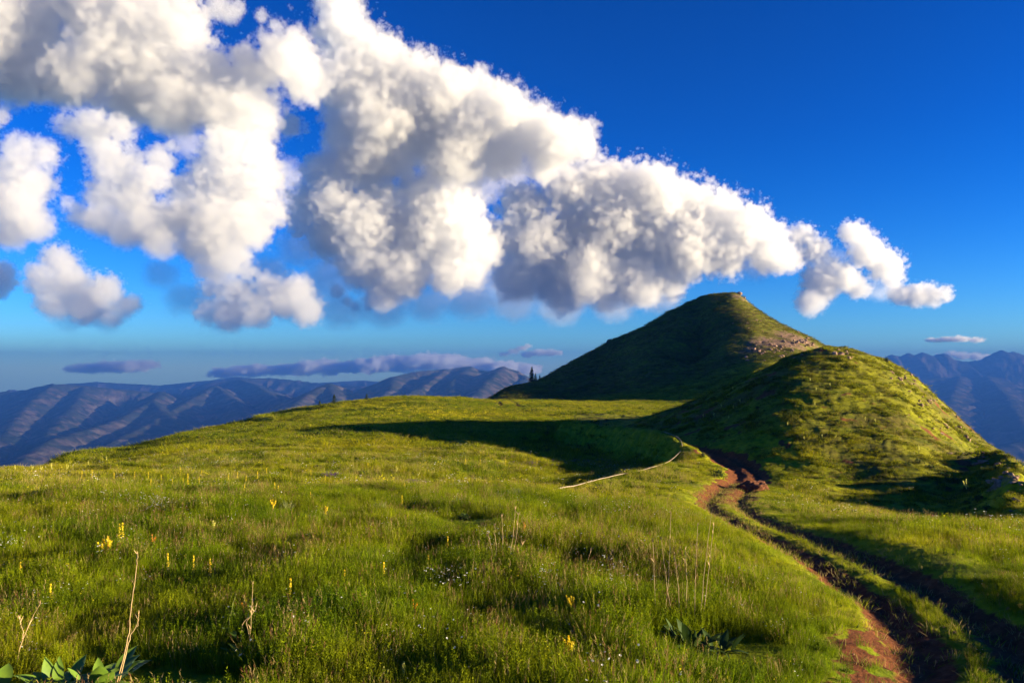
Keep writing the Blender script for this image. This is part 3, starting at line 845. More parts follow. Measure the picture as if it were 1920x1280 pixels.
class Builder:
    def __init__(self):
        self.v = []; self.f = []; self.t = []; self.n = 0

    def add(self, verts, faces, tone):
        self.v.append(np.asarray(verts, float)); self.f += [tuple(i + self.n for i in f) for f in faces]
        self.t.append(np.full(len(verts), tone)); self.n += len(verts)

    def blade(self, base, tip, w, tone, bend=0.25, side=None, segs=3):
        base = np.asarray(base, float); tip = np.asarray(tip, float)
        d = tip - base; h = np.linalg.norm(d)
        a = RNG.uniform(0, 6.283)
        s = np.array([math.cos(a), math.sin(a), 0.0]) if side is None else np.asarray(side, float)
        hz = np.array([d[0], d[1], 0]); ln = np.linalg.norm(hz)
        out = hz / ln if ln > 1e-6 else np.array([1.0, 0, 0])
        P = []
        for k in range(segs):
            q = k / segs
            c = base + d * q - out * bend * h * 0.5 * q * (1 - q) * 2 + np.array([0, 0, bend * h * 0.4 * q * (1 - q) * 2])
            ww = w * (1 - 0.35 * q) * 0.5
            P += [c - s * ww, c + s * ww]
        P.append(tip)
        F_ = [(2 * k, 2 * k + 1, 2 * k + 3, 2 * k + 2) for k in range(segs - 1)] + [(2 * segs - 2, 2 * segs - 1, 2 * segs)]
        self.add(P, F_, tone)

    def leaf(self, base, dirv, length, width, tone, droop=0.2, fold=0.2, segs=4, up=(0, 0, 1)):
        """an ovate leaf with a folded midrib."""
        base = np.asarray(base, float); dv = np.asarray(dirv, float); dv = dv / np.linalg.norm(dv)
        s = np.cross(dv, up); nl = np.linalg.norm(s); s = s / nl if nl > 1e-6 else np.array([1.0, 0, 0])
        nrm = np.cross(s, dv)
        P = []; 
        for k in range(segs + 1):
            q = k / segs
            c = base + dv * length * q - np.array([0, 0, 1.0]) * droop * length * q * q
            ww = width * 0.5 * math.sin(math.pi * min(1, 0.06 + 0.94 * q ** 0.85)) if k < segs else 0.002
            P += [c - s * ww + nrm * fold * ww, c, c + s * ww + nrm * fold * ww]
        F_ = []
        for k in range(segs):
            a = 3 * k
            F_ += [(a, a + 1, a + 4, a + 3), (a + 1, a + 2, a + 5, a + 4)]
        self.add(P, F_, tone)

    def tube(self, pts, r0, r1, tone, sides=5):
        pts = [np.asarray(p, float) for p in pts]
        V = []
        for k, p in enumerate(pts):
            d = pts[min(k + 1, len(pts) - 1)] - pts[max(k - 1, 0)]; d = d / (np.linalg.norm(d) + 1e-9)
            a = np.cross(d, (0.3, 0.9, 0.1)); a /= np.linalg.norm(a); b = np.cross(d, a)
            r = r0 + (r1 - r0) * k / (len(pts) - 1)
            V += [p + r * (math.cos(2 * math.pi * j / sides) * a + math.sin(2 * math.pi * j / sides) * b) for j in range(sides)]
        F_ = [(k * sides + j, k * sides + (j + 1) % sides, (k + 1) * sides + (j + 1) % sides, (k + 1) * sides + j) for k in range(len(pts) - 1) for j in range(sides)]
        F_.append(tuple(range(sides - 1, -1, -1))); F_.append(tuple(range((len(pts) - 1) * sides, len(pts) * sides)))
        self.add(V, F_, tone)

    def petal_disc(self, c, r, tone, n=5, up=(0, 0, 1), cup=0.3):
        up = np.asarray(up, float); up = up / np.linalg.norm(up)
        a = np.cross(up, (0.31, 0.9, 0.2)); a /= np.linalg.norm(a); b = np.cross(up, a)
        V = [np.asarray(c, float)]
        for j in range(n * 2):
            rr = r if j % 2 == 0 else r * 0.72
            t_ = math.pi * j / n
            V.append(np.asarray(c) + rr * (math.cos(t_) * a + math.sin(t_) * b) + up * cup * rr)
        self.add(V, [(0, 1 + j, 1 + (j + 1) % (n * 2)) for j in range(n * 2)], tone)

    def mesh(self, name, mat=None, smooth_shade=False):
        me = bpy.data.meshes.new(name)
        me.from_pydata(np.vstack(self.v).tolist(), [], self.f)
        at_ = me.attributes.new('tone', 'FLOAT', 'POINT'); at_.data.foreach_set('value', np.concatenate(self.t).astype(np.float32))
        if smooth_shade:
            me.polygons.foreach_set('use_smooth', np.ones(len(me.polygons), bool))
        if mat:
            me.materials.append(mat)
        me.update()
        return me


def disc_pt(r):
    a = RNG.uniform(0, 6.283); q = r * math.sqrt(RNG.uniform())
    return np.array([q * math.cos(a), q * math.sin(a), 0.0])


def tuft_grass(n, spread, h0, h1, w0, w1, lean=0.35, dry=0.035, segs=3):
    b = Builder()
    for _ in range(n):
        p = disc_pt(spread); h = RNG.uniform(h0, h1) * (1 - 0.35 * (np.hypot(p[0], p[1]) / spread) ** 2)
        a = RNG.uniform(0, 6.283); l = h * lean * RNG.uniform(0.1, 1.0)
        tip = p + np.array([math.cos(a) * l + p[0] * 0.5, math.sin(a) * l + p[1] * 0.5, h])
        b.blade(p - [0, 0, 0.02], tip, RNG.uniform(w0, w1), 1.5 if RNG.uniform() < dry else RNG.uniform(0.02, 0.98), segs=segs)
    return b


def tuft_seed(n, spread, h0, h1, red=0.7):
    b = tuft_grass(int(n * 1.2), spread, h0 * 0.4, h1 * 0.6, 0.003, 0.005)
    for _ in range(n):
        p = disc_pt(spread); h = RNG.uniform(h0, h1)
        a = RNG.uniform(0, 6.283); l = h * 0.16
        tip = p + np.array([math.cos(a) * l, math.sin(a) * l, h])
        tn = 2.5 if RNG.uniform() < red else 1.5
        b.blade(p, tip, 0.0032, 1.5 if RNG.uniform() < 0.5 else 0.6, bend=0.1, segs=2)
        for k in range(5):
            q = tip + np.array([0, 0, -0.018 * k]) + disc_pt(0.006)
            b.blade(q, q + disc_pt(0.022) + [0, 0, 0.028], 0.008, tn, bend=0.0, segs=1)
    return b


def tuft_herb(n, spread, h0, h1, tone=0.35, lw=0.009, ll=0.035):
    b = Builder()
    for _ in range(n):
        p = disc_pt(spread); h = RNG.uniform(h0, h1)
        tip = p + disc_pt(h * 0.15) + [0, 0, h]
        b.blade(p, tip, 0.004, tone, bend=0.05, segs=2)
        m = int(h / 0.026)
        for k in range(2, m):
            q = k / m
            c = p + (tip - p) * q
            for a in (RNG.uniform(0, 6.283),) * 1:
                for s in (0, 3.14159 + RNG.uniform(-0.5, 0.5)):
                    L = ll * (1.1 - 0.55 * q) * RNG.uniform(0.8, 1.3)
                    b.blade(c, c + np.array([math.cos(a + s) * L, math.sin(a + s) * L, L * 0.75]), lw, min(0.98, max(0.02, tone + RNG.uniform(-0.25, 0.3))), bend=0.1, segs=2)
    return b


def tuft_leafy(n, spread, l0, l1, tone=5.5):
    b = Builder()
    for _ in range(n):
        p = disc_pt(spread); a = RNG.uniform(0, 6.283); e = RNG.uniform(0.25, 1.2)
        L = RNG.uniform(l0, l1)
        b.leaf(p + [0, 0, RNG.uniform(0, l0)], (math.cos(a) * math.cos(e), math.sin(a) * math.cos(e), math.sin(e)), L, L * RNG.uniform(0.28, 0.45),
               tone if RNG.uniform() < 0.5 else RNG.uniform(0.02, 0.5), segs=3)
    return b


def tuft_flower(n, spread, h0, h1, tone, r, stem=0.6):
    b = Builder()
    for _ in range(n):
        p = disc_pt(spread); h = RNG.uniform(h0, h1)
        tip = p + disc_pt(h * 0.2) + [0, 0, h]
        b.blade(p, tip, 0.003, stem, bend=0.05, segs=2)
        for k in range(RNG.integers(1, 4)):
            b.petal_disc(tip + disc_pt(r * 1.6) + [0, 0, RNG.uniform(-r, r)], r * RNG.uniform(0.7, 1.2), tone, up=(RNG.uniform(-.5, .5), RNG.uniform(-.8, .2), 1))
    return b


LIB = bpy.data.collections.new('grass_tufts')       # holds the tuft shapes only; not part of the scene


def lib(names):
    c = bpy.data.collections.new('tufts')
    for k, me in enumerate(names):
        o = bpy.data.objects.new('tuft_%02d' % k, me); c.objects.link(o)
    return c


def scatter(name, pts, rot, scl, choice, coll, **props):
    me = bpy.data.meshes.new(name)
    me.vertices.add(len(pts)); me.vertices.foreach_set('co', np.asarray(pts, np.float32).ravel())
    a = me.attributes.new('turn', 'FLOAT_VECTOR', 'POINT'); a.data.foreach_set('vector', np.asarray(rot, np.float32).ravel())
    a = me.attributes.new('size', 'FLOAT', 'POINT'); a.data.foreach_set('value', np.asarray(scl, np.float32))
    a = me.attributes.new('pick', 'INT', 'POINT'); a.data.foreach_set('value', np.asarray(choice, np.int32))
    me.update()
    ng = bpy.data.node_groups.new('scatter', 'GeometryNodeTree')
    ng.interface.new_socket('Geometry', in_out='INPUT', socket_type='NodeSocketGeometry')
    ng.interface.new_socket('Geometry', in_out='OUTPUT', socket_type='NodeSocketGeometry')
    t = NT(ng)
    gi = t.n('NodeGroupInput'); go = t.n('NodeGroupOutput')
    ci = t.n('GeometryNodeCollectionInfo', i={'Collection': coll, 'Separate Children': True, 'Reset Children': True})
    rv = t.n('GeometryNodeInputNamedAttribute', data_type='FLOAT_VECTOR', i={'Name': 'turn'})
    sv = t.n('GeometryNodeInputNamedAttribute', data_type='FLOAT', i={'Name': 'size'})
    kv = t.n('GeometryNodeInputNamedAttribute', data_type='INT', i={'Name': 'pick'})
    ip = t.n('GeometryNodeInstanceOnPoints', i={'Points': gi.outputs[0], 'Instance': ci.outputs[0], 'Pick Instance': True})
    ng.links.new(kv.outputs['Attribute'], ip.inputs['Instance Index'])
    ng.links.new(rv.outputs['Attribute'], ip.inputs['Rotation'])
    ng.links.new(sv.outputs['Attribute'], ip.inputs['Scale'])
    ng.links.new(ip.outputs[0], go.inputs[0])
    o = link(name, me, None, **props)
    md = o.modifiers.new('scatter', 'NODES'); md.node_group = ng
    return o


def sample_ring(n, r0, r1, th0=-38, th1=38):
    """points spread evenly over the ground of a sector."""
    r = np.sqrt(RNG.uniform(r0 ** 2, r1 ** 2, n)); th = np.radians(RNG.uniform(th0, th1, n))
    return r * np.sin(th), r * np.cos(th)


def visible(x, y, z, lift=0.5):
    """drop points that a hill crest hides from everywhere near the camera (keeps what a step aside would show)."""
    ok = np.ones(len(x), bool)
    for q in (0.35, 0.5, 0.62, 0.72, 0.80, 0.87, 0.93):
        h = base_height(x * q, y * q)
        ok &= (z + lift) * q > h - 0.8 - 0.02 * np.hypot(x, y) * q
    return ok


CLEAR = [(hit(185, 1292), 0.8), (hit(110, 1300), 0.7), (hit(185, 1292) + [0.6, 0], 0.7), (hit(185, 1292) + [1.2, 0], 0.6), (hit(1298, 1225) + [0.6, 0.1], 0.6), (hit(0, 1298), 0.4), (hit(450, 1232), 0.4), (hit(1298, 1225), 0.6), (hit(1352, 1230), 0.4), (hit(367, 962), 0.8), (hit(880, 978), 0.8)]


def grass_zone(name, n, r0, r1, coll, weights, size, th=(-38, 38), keep=None, label=None, tilt=0.16, only_hill=False):
    x, y = sample_ring(n, r0, r1, *th)
    z = base_height(x, y)
    ok = visible(x, y, z)
    x, y, z = x[ok], y[ok], z[ok]
    dz, dirt, ad = relief(x, y)
    z = z + dz
    rk = rock_mask(x, y, z)
    clump = fbm(x * 0.55, y * 0.55, 3, 70)
    clump2 = fbm(x * 0.13, y * 0.13, 3, 74)
    p = np.clip(1.05 + 0.9 * clump, 0.25, 1.0) * (1 - smooth(0.05, 0.22, dirt)) * (1 - smooth(0.15, 0.5, rk) * 0.85)
    onhill = hill_mask(x, y)
    if only_hill:
        p = p * onhill * smooth(-0.25, 0.3, fbm(x * 0.8, y * 0.8, 3, 90))
    if not only_hill:
        p = p * np.where(onhill & (np.hypot(x, y) < 120), 0.25, 1.0)
    p = np.where(onhill, p * np.clip(0.62 + 1.1 * clump, 0.15, 1), p)
    sel = RNG.uniform(size=len(x)) < p
    x, y, z, clump, clump2, onhill, ad = (a[sel] for a in (x, y, z, clump, clump2, onhill, ad))
    s = size * np.clip(0.95 + 0.75 * clump + 0.55 * clump2, 0.45, 1.7) * RNG.uniform(0.75, 1.25, len(x))
    s = np.where(onhill, s * 0.62, s)
    s = s * (0.32 + 0.68 * smooth(1.0, 3.2, ad))
    for (px_, py_), pr in CLEAR:
        q = np.hypot(x - px_, y - py_)
        s = s * (0.22 + 0.78 * smooth(pr * 0.6, pr, q))
    pd, _a, _b = line_coords(x, y, PIPE)
    s = s * (0.75 + 0.25 * smooth(0.3, 1.2, np.abs(pd + 0.5)))
    # which plant grows where follows its own patches
    names, wts = zip(*weights)
    W_ = np.stack([w * np.exp(2.2 * fbm(x * f + 31 * k, y * f - 17 * k, 3, 80 + k)) for k, (w, f) in enumerate(wts)], 0)
    W_ /= W_.sum(0)
    kind = (np.cumsum(W_, 0) < RNG.uniform(size=len(x))).sum(0).clip(0, len(wts) - 1)
    base_idx = np.array([nm[0] for nm in names]); cnt = np.array([nm[1] for nm in names])
    pick = base_idx[kind] + (RNG.uniform(size=len(x)) * cnt[kind]).astype(int)
    rot = np.stack([RNG.normal(0, tilt, len(x)), RNG.normal(0, tilt, len(x)), RNG.uniform(0, 6.283, len(x))], -1)
    print(name, len(x))
    return scatter(name, np.stack([x, y, z - 0.01], -1), rot, s, pick, coll, kind='stuff', label=label or 'wild meadow grass')


def gm(b, mat=None):
    return b.mesh('tuft', mat or MAT_GRASS)


def pebbles():
    import bmesh
    m = simple_mat('rut_stones', (0.26, 0.15, 0.09), 0.9, colour2=(0.09, 0.045, 0.025), scale=9, spec=0.1)
    out = []
    for k in range(3):
        bm = bmesh.new(); bmesh.ops.create_icosphere(bm, subdivisions=1, radius=1.0)
        for v in bm.verts:
            v.co = v.co * random.uniform(0.6, 1.15); v.co.z *= 0.6
        me = bpy.data.meshes.new('pebble'); bm.to_mesh(me); bm.free(); me.materials.append(m); out.append(me)
    return out


def build_grass():
    near = [gm(tuft_grass(34, 0.15, 0.16, 0.40, 0.004, 0.0065)) for _ in range(4)]
    near += [gm(tuft_seed(9, 0.15, 0.28, 0.50, r)) for r in (0.9, 0.6, 0.3)]
    near += [gm(tuft_herb(7, 0.12, 0.20, 0.42, t_)) for t_ in (0.15, 0.3, 0.45)]
    near += [gm(tuft_leafy(12, 0.12, 0.08, 0.17)) for _ in range(2)]
    near += [gm(tuft_flower(3, 0.14, 0.28, 0.46, 3.5, 0.012)), gm(tuft_flower(4, 0.14, 0.26, 0.40, 4.5, 0.010))]
    near += [gm(tuft_grass(16, 0.13, 0.08, 0.24, 0.004, 0.006, 0.8, 0.85)) for _ in range(2)]
    for me in near:
        me.materials[0] = MAT_FRESH
    N = [((0, 4), (1.0, 0.25)), ((4, 3), (0.07, 0.3)), ((7, 3), (0.50, 0.35)), ((10, 2), (0.10, 0.5)), ((12, 1), (0.014, 0.4)), ((13, 1), (0.012, 0.3)), ((14, 2), (0.03, 0.5))]
    cn = lib(near)
    grass_zone('grass', 30000, 5.8, 15, cn, N, 0.90, label='tall wild grass and herbs in the foreground meadow')
    grass_zone('grass', 46000, 14.5, 27, cn, N, 0.74, label='wild meadow grass')
    # dry wisps, straw and stones in the wheel tracks
    x, y = sample_ring(60000, 6, 46, 0, 38)
    dz, dirt, ad = relief(x, y)
    ok = (dirt > 0.12) & (ad < 2.4) & (RNG.uniform(size=len(x)) < 0.10 + 0.34 * (fbm(x * 1.3, y * 1.3, 3, 95) > 0.12))
    x, y, dz = x[ok], y[ok], dz[ok]
    wisp = [gm(tuft_grass(12, 0.10, 0.03, 0.11, 0.004, 0.007, 1.2, 0.6)) for _ in range(3)]
    rot = np.stack([RNG.normal(0, .2, len(x)), RNG.normal(0, .2, len(x)), RNG.uniform(0, 6.28, len(x))], -1)
    scatter('grass', np.stack([x, y, base_height(x, y) + dz - 0.005], -1), rot, RNG.uniform(0.6, 1.5, len(x)), RNG.integers(0, 3, len(x)), lib(wisp), kind='stuff', label='dry wisps of grass in the wheel ruts')
    k = RNG.uniform(size=len(x)) < 0.35
    x2 = x[k] + RNG.normal(0, .1, k.sum()); y2 = y[k] + RNG.normal(0, .1, k.sum())
    scatter('gravel', np.stack([x2, y2, ground(x2, y2)], -1), RNG.uniform(0, 6.28, (len(x2), 3)), 0.012 + 0.05 * RNG.uniform(size=len(x2)) ** 4, RNG.integers(0, 3, len(x2)), lib(pebbles()), kind='stuff', label='small stones and crumbs of earth in the wheel ruts')
    mid = [gm(tuft_grass(46, 0.30, 0.14, 0.36, 0.009, 0.014, segs=2)) for _ in range(4)]
    mid += [gm(tuft_grass(30, 0.28, 0.20, 0.46, 0.008, 0.012, 0.25, 0.5, 2)) for _ in range(2)]
    mid += [gm(tuft_leafy(22, 0.24, 0.10, 0.20)) for _ in range(2)]
    mid += [gm(tuft_flower(4, 0.3, 0.24, 0.40, 3.5, 0.022)), gm(tuft_flower(5, 0.3, 0.26, 0.42, 4.5, 0.024))]
    M = [((0, 4), (1.0, 0.2)), ((4, 2), (0.22, 0.2)), ((6, 2), (0.16, 0.35)), ((8, 1), (0.02, 0.2)), ((9, 1), (0.015, 0.15))]
    cm = lib(mid)
    grass_zone('grass', 52000, 26.5, 62, cm, M, 0.8, label='wild meadow grass')
    hl = [gm(tuft_grass(46, 0.30, 0.12, 0.30, 0.009, 0.014, segs=2), MAT_HEATH) for _ in range(3)] + [gm(tuft_grass(46, 0.30, 0.14, 0.32, 0.009, 0.014, segs=2)) for _ in range(2)]
    hl += [gm(tuft_leafy(22, 0.24, 0.10, 0.20)) for _ in range(2)]
    grass_zone('grass', 100000, 38, 86, lib(hl), [((0, 3), (1.0, 0.3)), ((3, 2), (0.45, 0.16)), ((5, 2), (0.40, 0.5))], 1.0, th=(3, 34), label='tufted turf on the near hill', only_hill=True)
    far = [gm(tuft_grass(60, 0.75, 0.12, 0.34, 0.022, 0.034, segs=1)) for _ in range(4)]
    far += [gm(tuft_grass(40, 0.7, 0.2, 0.45, 0.02, 0.03, 0.2, 0.35, 1)) for _ in range(2)]
    far += [gm(tuft_leafy(34, 0.5, 0.16, 0.30)) for _ in range(2)]
    Fw = [((0, 4), (1.0, 0.1)), ((4, 2), (0.12, 0.1)), ((6, 2), (0.16, 0.2))]
    cf = lib(far)
    grass_zone('grass', 80000, 61, 190, cf, Fw, 0.85, th=(-36, 30), label='wild meadow grass')
    fh = [gm(tuft_grass(60, 0.75, 0.10, 0.26, 0.022, 0.034, segs=1), MAT_HEATH) for _ in range(3)] + [gm(tuft_grass(60, 0.75, 0.1, 0.26, 0.022, 0.034, segs=1)), gm(tuft_leafy(34, 0.5, 0.14, 0.24))]
    grass_zone('grass', 36000, 186, 300, lib(fh), [((0, 3), (1.0, 0.06)), ((3, 1), (0.12, 0.03)), ((4, 1), (0.15, 0.1))], 1.0, th=(-6, 26), tilt=0.1, label='short grass on the farther hill')


if 'nograss' not in DEV:
    build_grass()

# ------------------------------------------------------------------ single plants, trees, rocks and the pipe
def const_mat(name, stops, scale=6.0, translucent=0.0, rough=0.7, spec=0.2, bump=0.0, bscale=12.0):
    m, t, out = new_mat(name)
    geo = t.n('ShaderNodeNewGeometry')
    c = t.ramp(t.noise(geo.outputs['Position'], scale, 5, 0.65), [(p, c_) for p, c_ in stops])
    b = t.n('ShaderNodeBsdfPrincipled', i={'Base Color': c, 'Roughness': rough, 'Specular IOR Level': spec})
    if bump:
        bn = t.n('ShaderNodeBump', i={'Strength': bump, 'Distance': 0.06, 'Height': t.noise(geo.outputs['Position'], bscale, 7, 0.65)})
        m.node_tree.links.new(bn.outputs[0], b.inputs['Normal'])
    sh = b.outputs[0]
    if translucent:
        tr = t.n('ShaderNodeBsdfTranslucent', i={'Color': c})
        sh = t.n('ShaderNodeMixShader', i={0: translucent, 1: sh, 2: tr.outputs[0]}).outputs[0]
    m.node_tree.links.new(sh, out.inputs['Surface'])
    return m


M_NEEDLE = const_mat('pine_needles', [(0.3, (0.010, 0.024, 0.010)), (0.7, (0.030, 0.055, 0.016))], 5)
M_BARK = const_mat('bark', [(0.3, (0.045, 0.028, 0.018)), (0.7, (0.12, 0.08, 0.05))], 14, bump=0.5)
M_SHRUB = const_mat('shrub_leaves', [(0.3, (0.018, 0.042, 0.010)), (0.7, (0.060, 0.105, 0.018))], 6, 0.2)
M_DOCK = const_mat('broad_leaves', [(0.3, (0.10, 0.19, 0.02)), (0.7, (0.18, 0.29, 0.03))], 7, 0.3, 0.45, 0.4)
M_STRAW = const_mat('dry_straw', [(0.3, (0.28, 0.19, 0.09)), (0.7, (0.52, 0.38, 0.19))], 9)
M_STEM = const_mat('green_stem', [(0.3, (0.09, 0.12, 0.02)), (0.7, (0.17, 0.20, 0.04))], 9, 0.2)
M_YELLOW = const_mat('yellow_petals', [(0.3, (0.72, 0.50, 0.012)), (0.7, (0.85, 0.70, 0.03))], 20, 0.35)
M_LEMON = const_mat('lemon_petals', [(0.3, (0.62, 0.60, 0.10)), (0.7, (0.78, 0.74, 0.22))], 20, 0.35)
M_ORANGE = const_mat('orange_petals', [(0.3, (0.70, 0.26, 0.015)), (0.7, (0.80, 0.40, 0.03))], 20, 0.35)
M_PINK = const_mat('pink_blossom', [(0.3, (0.22, 0.070, 0.075)), (0.7, (0.42, 0.17, 0.17))], 8, 0.25)
M_ROCK = const_mat('weathered_rock', [(0.25, (0.12, 0.075, 0.052)), (0.5, (0.27, 0.17, 0.12)), (0.75, (0.42, 0.30, 0.22))], 2.5, rough=0.95, bump=1.0, bscale=5)
M_EARTH = const_mat('dug_earth', [(0.3, (0.075, 0.027, 0.013)), (0.7, (0.19, 0.078, 0.036))], 6, rough=1.0, bump=0.8, bscale=9)
M_PIPE = const_mat('pale_pipe', [(0.3, (0.13, 0.10, 0.065)), (0.7, (0.33, 0.27, 0.19))], 3, rough=0.6)


def spot(u, v, sink=0.0):
    """ground point under a photo pixel, and metres per photo pixel there."""
    p = on_ground(u, v)
    return Vector((p[0], p[1], p[2] - sink)), math.hypot(p[0], p[1]) / F


def thing(name, label, cat, loc, group=None, rz=0.0, s=1.0):
    o = bpy.data.objects.new(name, None); COL.objects.link(o)
    o.empty_display_size = 0.2
    o.location = loc; o.rotation_euler = (0, 0, rz); o.scale = (s, s, s)
    o['label'] = label; o['category'] = cat
    if group:
        o['group'] = group
    return o


def part(name, b, mat, parent, smooth_shade=False):
    me = b.mesh(name, mat, smooth_shade) if isinstance(b, Builder) else b
    return link(name, me, mat, parent)


def dup(root, loc, rz, s, label=None, group=None):
    r = root.copy(); COL.objects.link(r)
    r.location = loc; r.rotation_euler = (0, 0, rz); r.scale = (s, s, s)
    if label:
        r['label'] = label
    if group:
        r['group'] = group
    for ch in list(root.children):
        c = ch.copy(); COL.objects.link(c); c.parent = r
    return r


# ---- conifers: a trunk and a ragged tiered crown (unit height 1)
def conifer_parts(seed, slim=0.30, bare=0.08):
    rs = np.random.default_rng(seed)
    tb = Builder(); tb.tube([(0, 0, -0.08), (0.01, 0, 0.4), (0, 0.01, 0.97)], 0.028, 0.004, 0.5, 6)
    cb = Builder()
    for k in range(620):
        q = rs.uniform(0, 1) ** 1.35
        z = bare + (1 - bare) * q
        R_ = slim * (1 - q) ** 0.8 * (0.75 + 0.35 * math.sin(z * 34)) * rs.uniform(0.55, 1.15) + 0.012
        a = rs.uniform(0, 6.283)
        r0 = R_ * rs.uniform(0.1, 0.75)
        b0 = np.array([math.cos(a) * r0, math.sin(a) * r0, z + 0.02])
        tip = np.array([math.cos(a) * R_, math.sin(a) * R_, z - 0.05 * rs.uniform(-0.6, 1.2)])
        cb.blade(b0, tip + [0, 0, 0.0], 0.055 * rs.uniform(0.6, 1.2), 0.5, bend=0.05, segs=2)
        cb.blade(b0, tip * [0.9, 0.9, 1] + [0, 0, 0.035], 0.04 * rs.uniform(0.6, 1.2), 0.5, bend=0.05, segs=1)
    return tb, cb


def conifer(u, v, h_px, seed, label, slim=0.30, group='small conifers on the meadow skyline'):
    loc, m = spot(u, v)
    t_ = thing('pine_tree', label, 'tree', loc, group, seed * 1.3, h_px * m)
    tb, cb = conifer_parts(seed, slim)
    part('trunk', tb, M_BARK, t_, True); part('crown', cb, M_NEEDLE, t_)
    return t_


def crest(u, v, y):
    """a point on a skyline: photo column and row at a known distance, put on the ground."""
    a, _b = slope_of(u, v)
    return a * y, y


def on_crest(u, y):
    a, _b = slope_of(u, 690)
    x = a * y
    return Vector((x, y, ground(x, y)[0])), math.hypot(x, y) / F


def conifer_at(u, y, h_px, seed, label, slim=0.3, group='small conifers on the meadow skyline'):
    loc, m = on_crest(u, y)
    loc.z -= 0.05
    t_ = thing('pine_tree', label, 'tree', loc, group, seed * 1.3, h_px * m)
    tb, cb = conifer_parts(seed, slim)
    part('trunk', tb, M_BARK, t_, True); part('crown', cb, M_NEEDLE, t_)


conifer_at(627, 146, 19, 1, 'taller dark pine of the pair on the meadow skyline left of centre', 0.5)
conifer_at(600, 143, 13, 2, 'shorter bushy dark pine just left of the taller skyline pine', 0.6)
conifer_at(688, 146, 14, 3, 'lone small pine on the meadow skyline, near the hump of the meadow', 0.5)
conifer_at(997, 246, 30, 4, 'tallest dark pine on the left shoulder of the far hill', 0.36, 'pines on the far hill')
conifer_at(1004, 249, 17, 5, 'small pine close beside the tallest pine on the far hill shoulder', 0.4, 'pines on the far hill')
conifer_at(1012, 252, 10, 6, 'smallest pine of the cluster on the far hill shoulder', 0.4, 'pines on the far hill')
conifer_at(345, 112, 9, 7, 'tiny dark bushy pine on the dark rim of the left slope', 0.5)
conifer_at(207, 88, 7, 8, 'tiny pine speck low on the dark left rim', 0.5)


# ---- shrubs: twigs and leaves (unit: width 1)
def shrub_parts(seed, flat=0.6, n=420, leaf=0.10, blossoms=0):
    rs = np.random.default_rng(seed)
    tb = Builder(); fb = Builder(); bb = Builder()
    for k in range(12):
        a = rs.uniform(0, 6.283); e = rs.uniform(0.3, 1.4); L = rs.uniform(0.3, 0.5)
        tip = np.array([math.cos(a) * math.cos(e) * L, math.sin(a) * math.cos(e) * L, math.sin(e) * L * flat * 1.6])
        tb.tube([(0, 0, -0.05), tip * 0.5 + [0, 0, 0.03], tip], 0.012, 0.004, 0.5, 4)
    for k in range(n):
        a = rs.uniform(0, 6.283); e = math.asin(rs.uniform(0, 1)); r = rs.uniform(0.45, 1.0) ** 0.6 * 0.5 * (0.72 + 0.45 * math.sin(3 * a + seed) * math.sin(2 * e + 1))
        c = np.array([math.cos(a) * math.cos(e) * r, math.sin(a) * math.cos(e) * r, math.sin(e) * r * flat * 2])
        d = c / (np.linalg.norm(c) + 1e-6) + rs.normal(0, 0.6, 3)
        fb.leaf(c, d, leaf * rs.uniform(0.6, 1.3), leaf * rs.uniform(0.35, 0.6), 0.5, 0.15, 0.25, 2)
        if blossoms and rs.uniform() < blossoms:
            bb.petal_disc(c * 1.06 + [0, 0, 0.02], leaf * rs.uniform(0.3, 0.55), 0.5, up=d)
    return tb, fb, bb


SHRUB_PROTO = {}


def shrub(u, v, w_px, label, flat=0.55, seed=1, group='dark shrubs in the meadow', mat=None, blossoms=0, name='shrub', cat='shrub', loc=None):
    if loc is None:
        loc, m = spot(u, v)
    else:
        loc, m = loc
    key = (seed, flat, blossoms)
    if key in SHRUB_PROTO:
        return dup(SHRUB_PROTO[key], loc, u * 0.7, w_px * m, label, group)
    t_ = thing(name, label, cat, loc, group, u * 0.7, w_px * m)
    tb, fb, bb = shrub_parts(seed, flat, blossoms=blossoms)
    part('branches', tb, M_BARK, t_, True); part('foliage', fb, mat or M_SHRUB, t_)
    if blossoms:
        part('blossom', bb, M_PINK, t_)
    SHRUB_PROTO[key] = t_
    return t_


shrub(367, 957, 48, 'dark green shrub with upright twigs in the left meadow', 0.50, 1)
shrub(431, 966, 24, 'small dark shrub just right of the larger left meadow shrub', 0.5, 2)
shrub(870, 975, 38, 'round shrub added for the dark shade of a hollow in the centre of the meadow', 0.42, 3)  # added plant: its dark mass stands in for the shade in a hollow
shrub(650, 913, 20, 'low dark leafy shrub beside a purple flower patch, left of centre', 0.35, 2)
shrub(817, 917, 22, 'low dark shrub at the right end of the purple flower patch', 0.38, 1)
shrub(888, 910, 20, 'low dark leafy shrub in the meadow, right of the purple flower patch', 0.36, 2)
shrub(968, 896, 14, 'tiny dark shrub right of centre, below the hill shadow', 0.4, 1)
shrub(977, 940, 26, 'dark shrub at the near end of the pale pipe', 0.5, 1)
shrub(1054, 910, 15, 'small dark shrub in the meadow above the pale pipe', 0.4, 2)
shrub(1345, 893, 36, 'leafy green shrub on the grassy bank inside the track bend', 0.42, 2)
shrub(1318, 856, 18, 'small dark shrub at the top of the grassy bank by the track', 0.45, 1)
shrub(1137, 789, 12, 'small dark shrub at the left foot of the near hill', 0.5, 3)
shrub(752 - 2, 767, 7, 'tiny dark shrub on the sunlit far meadow', 0.5, 3)
shrub(1111, 703, 11, 'lone dark shrub on the shadowed face of the far hill', 0.7, 3, 'dark shrubs on the far hill')
shrub(1663, 690, 22, 'dark rounded shrub on the right skyline of the near hill', 0.45, 3, 'dark shrubs on the near hill', loc=on_crest(1661, 74.5))
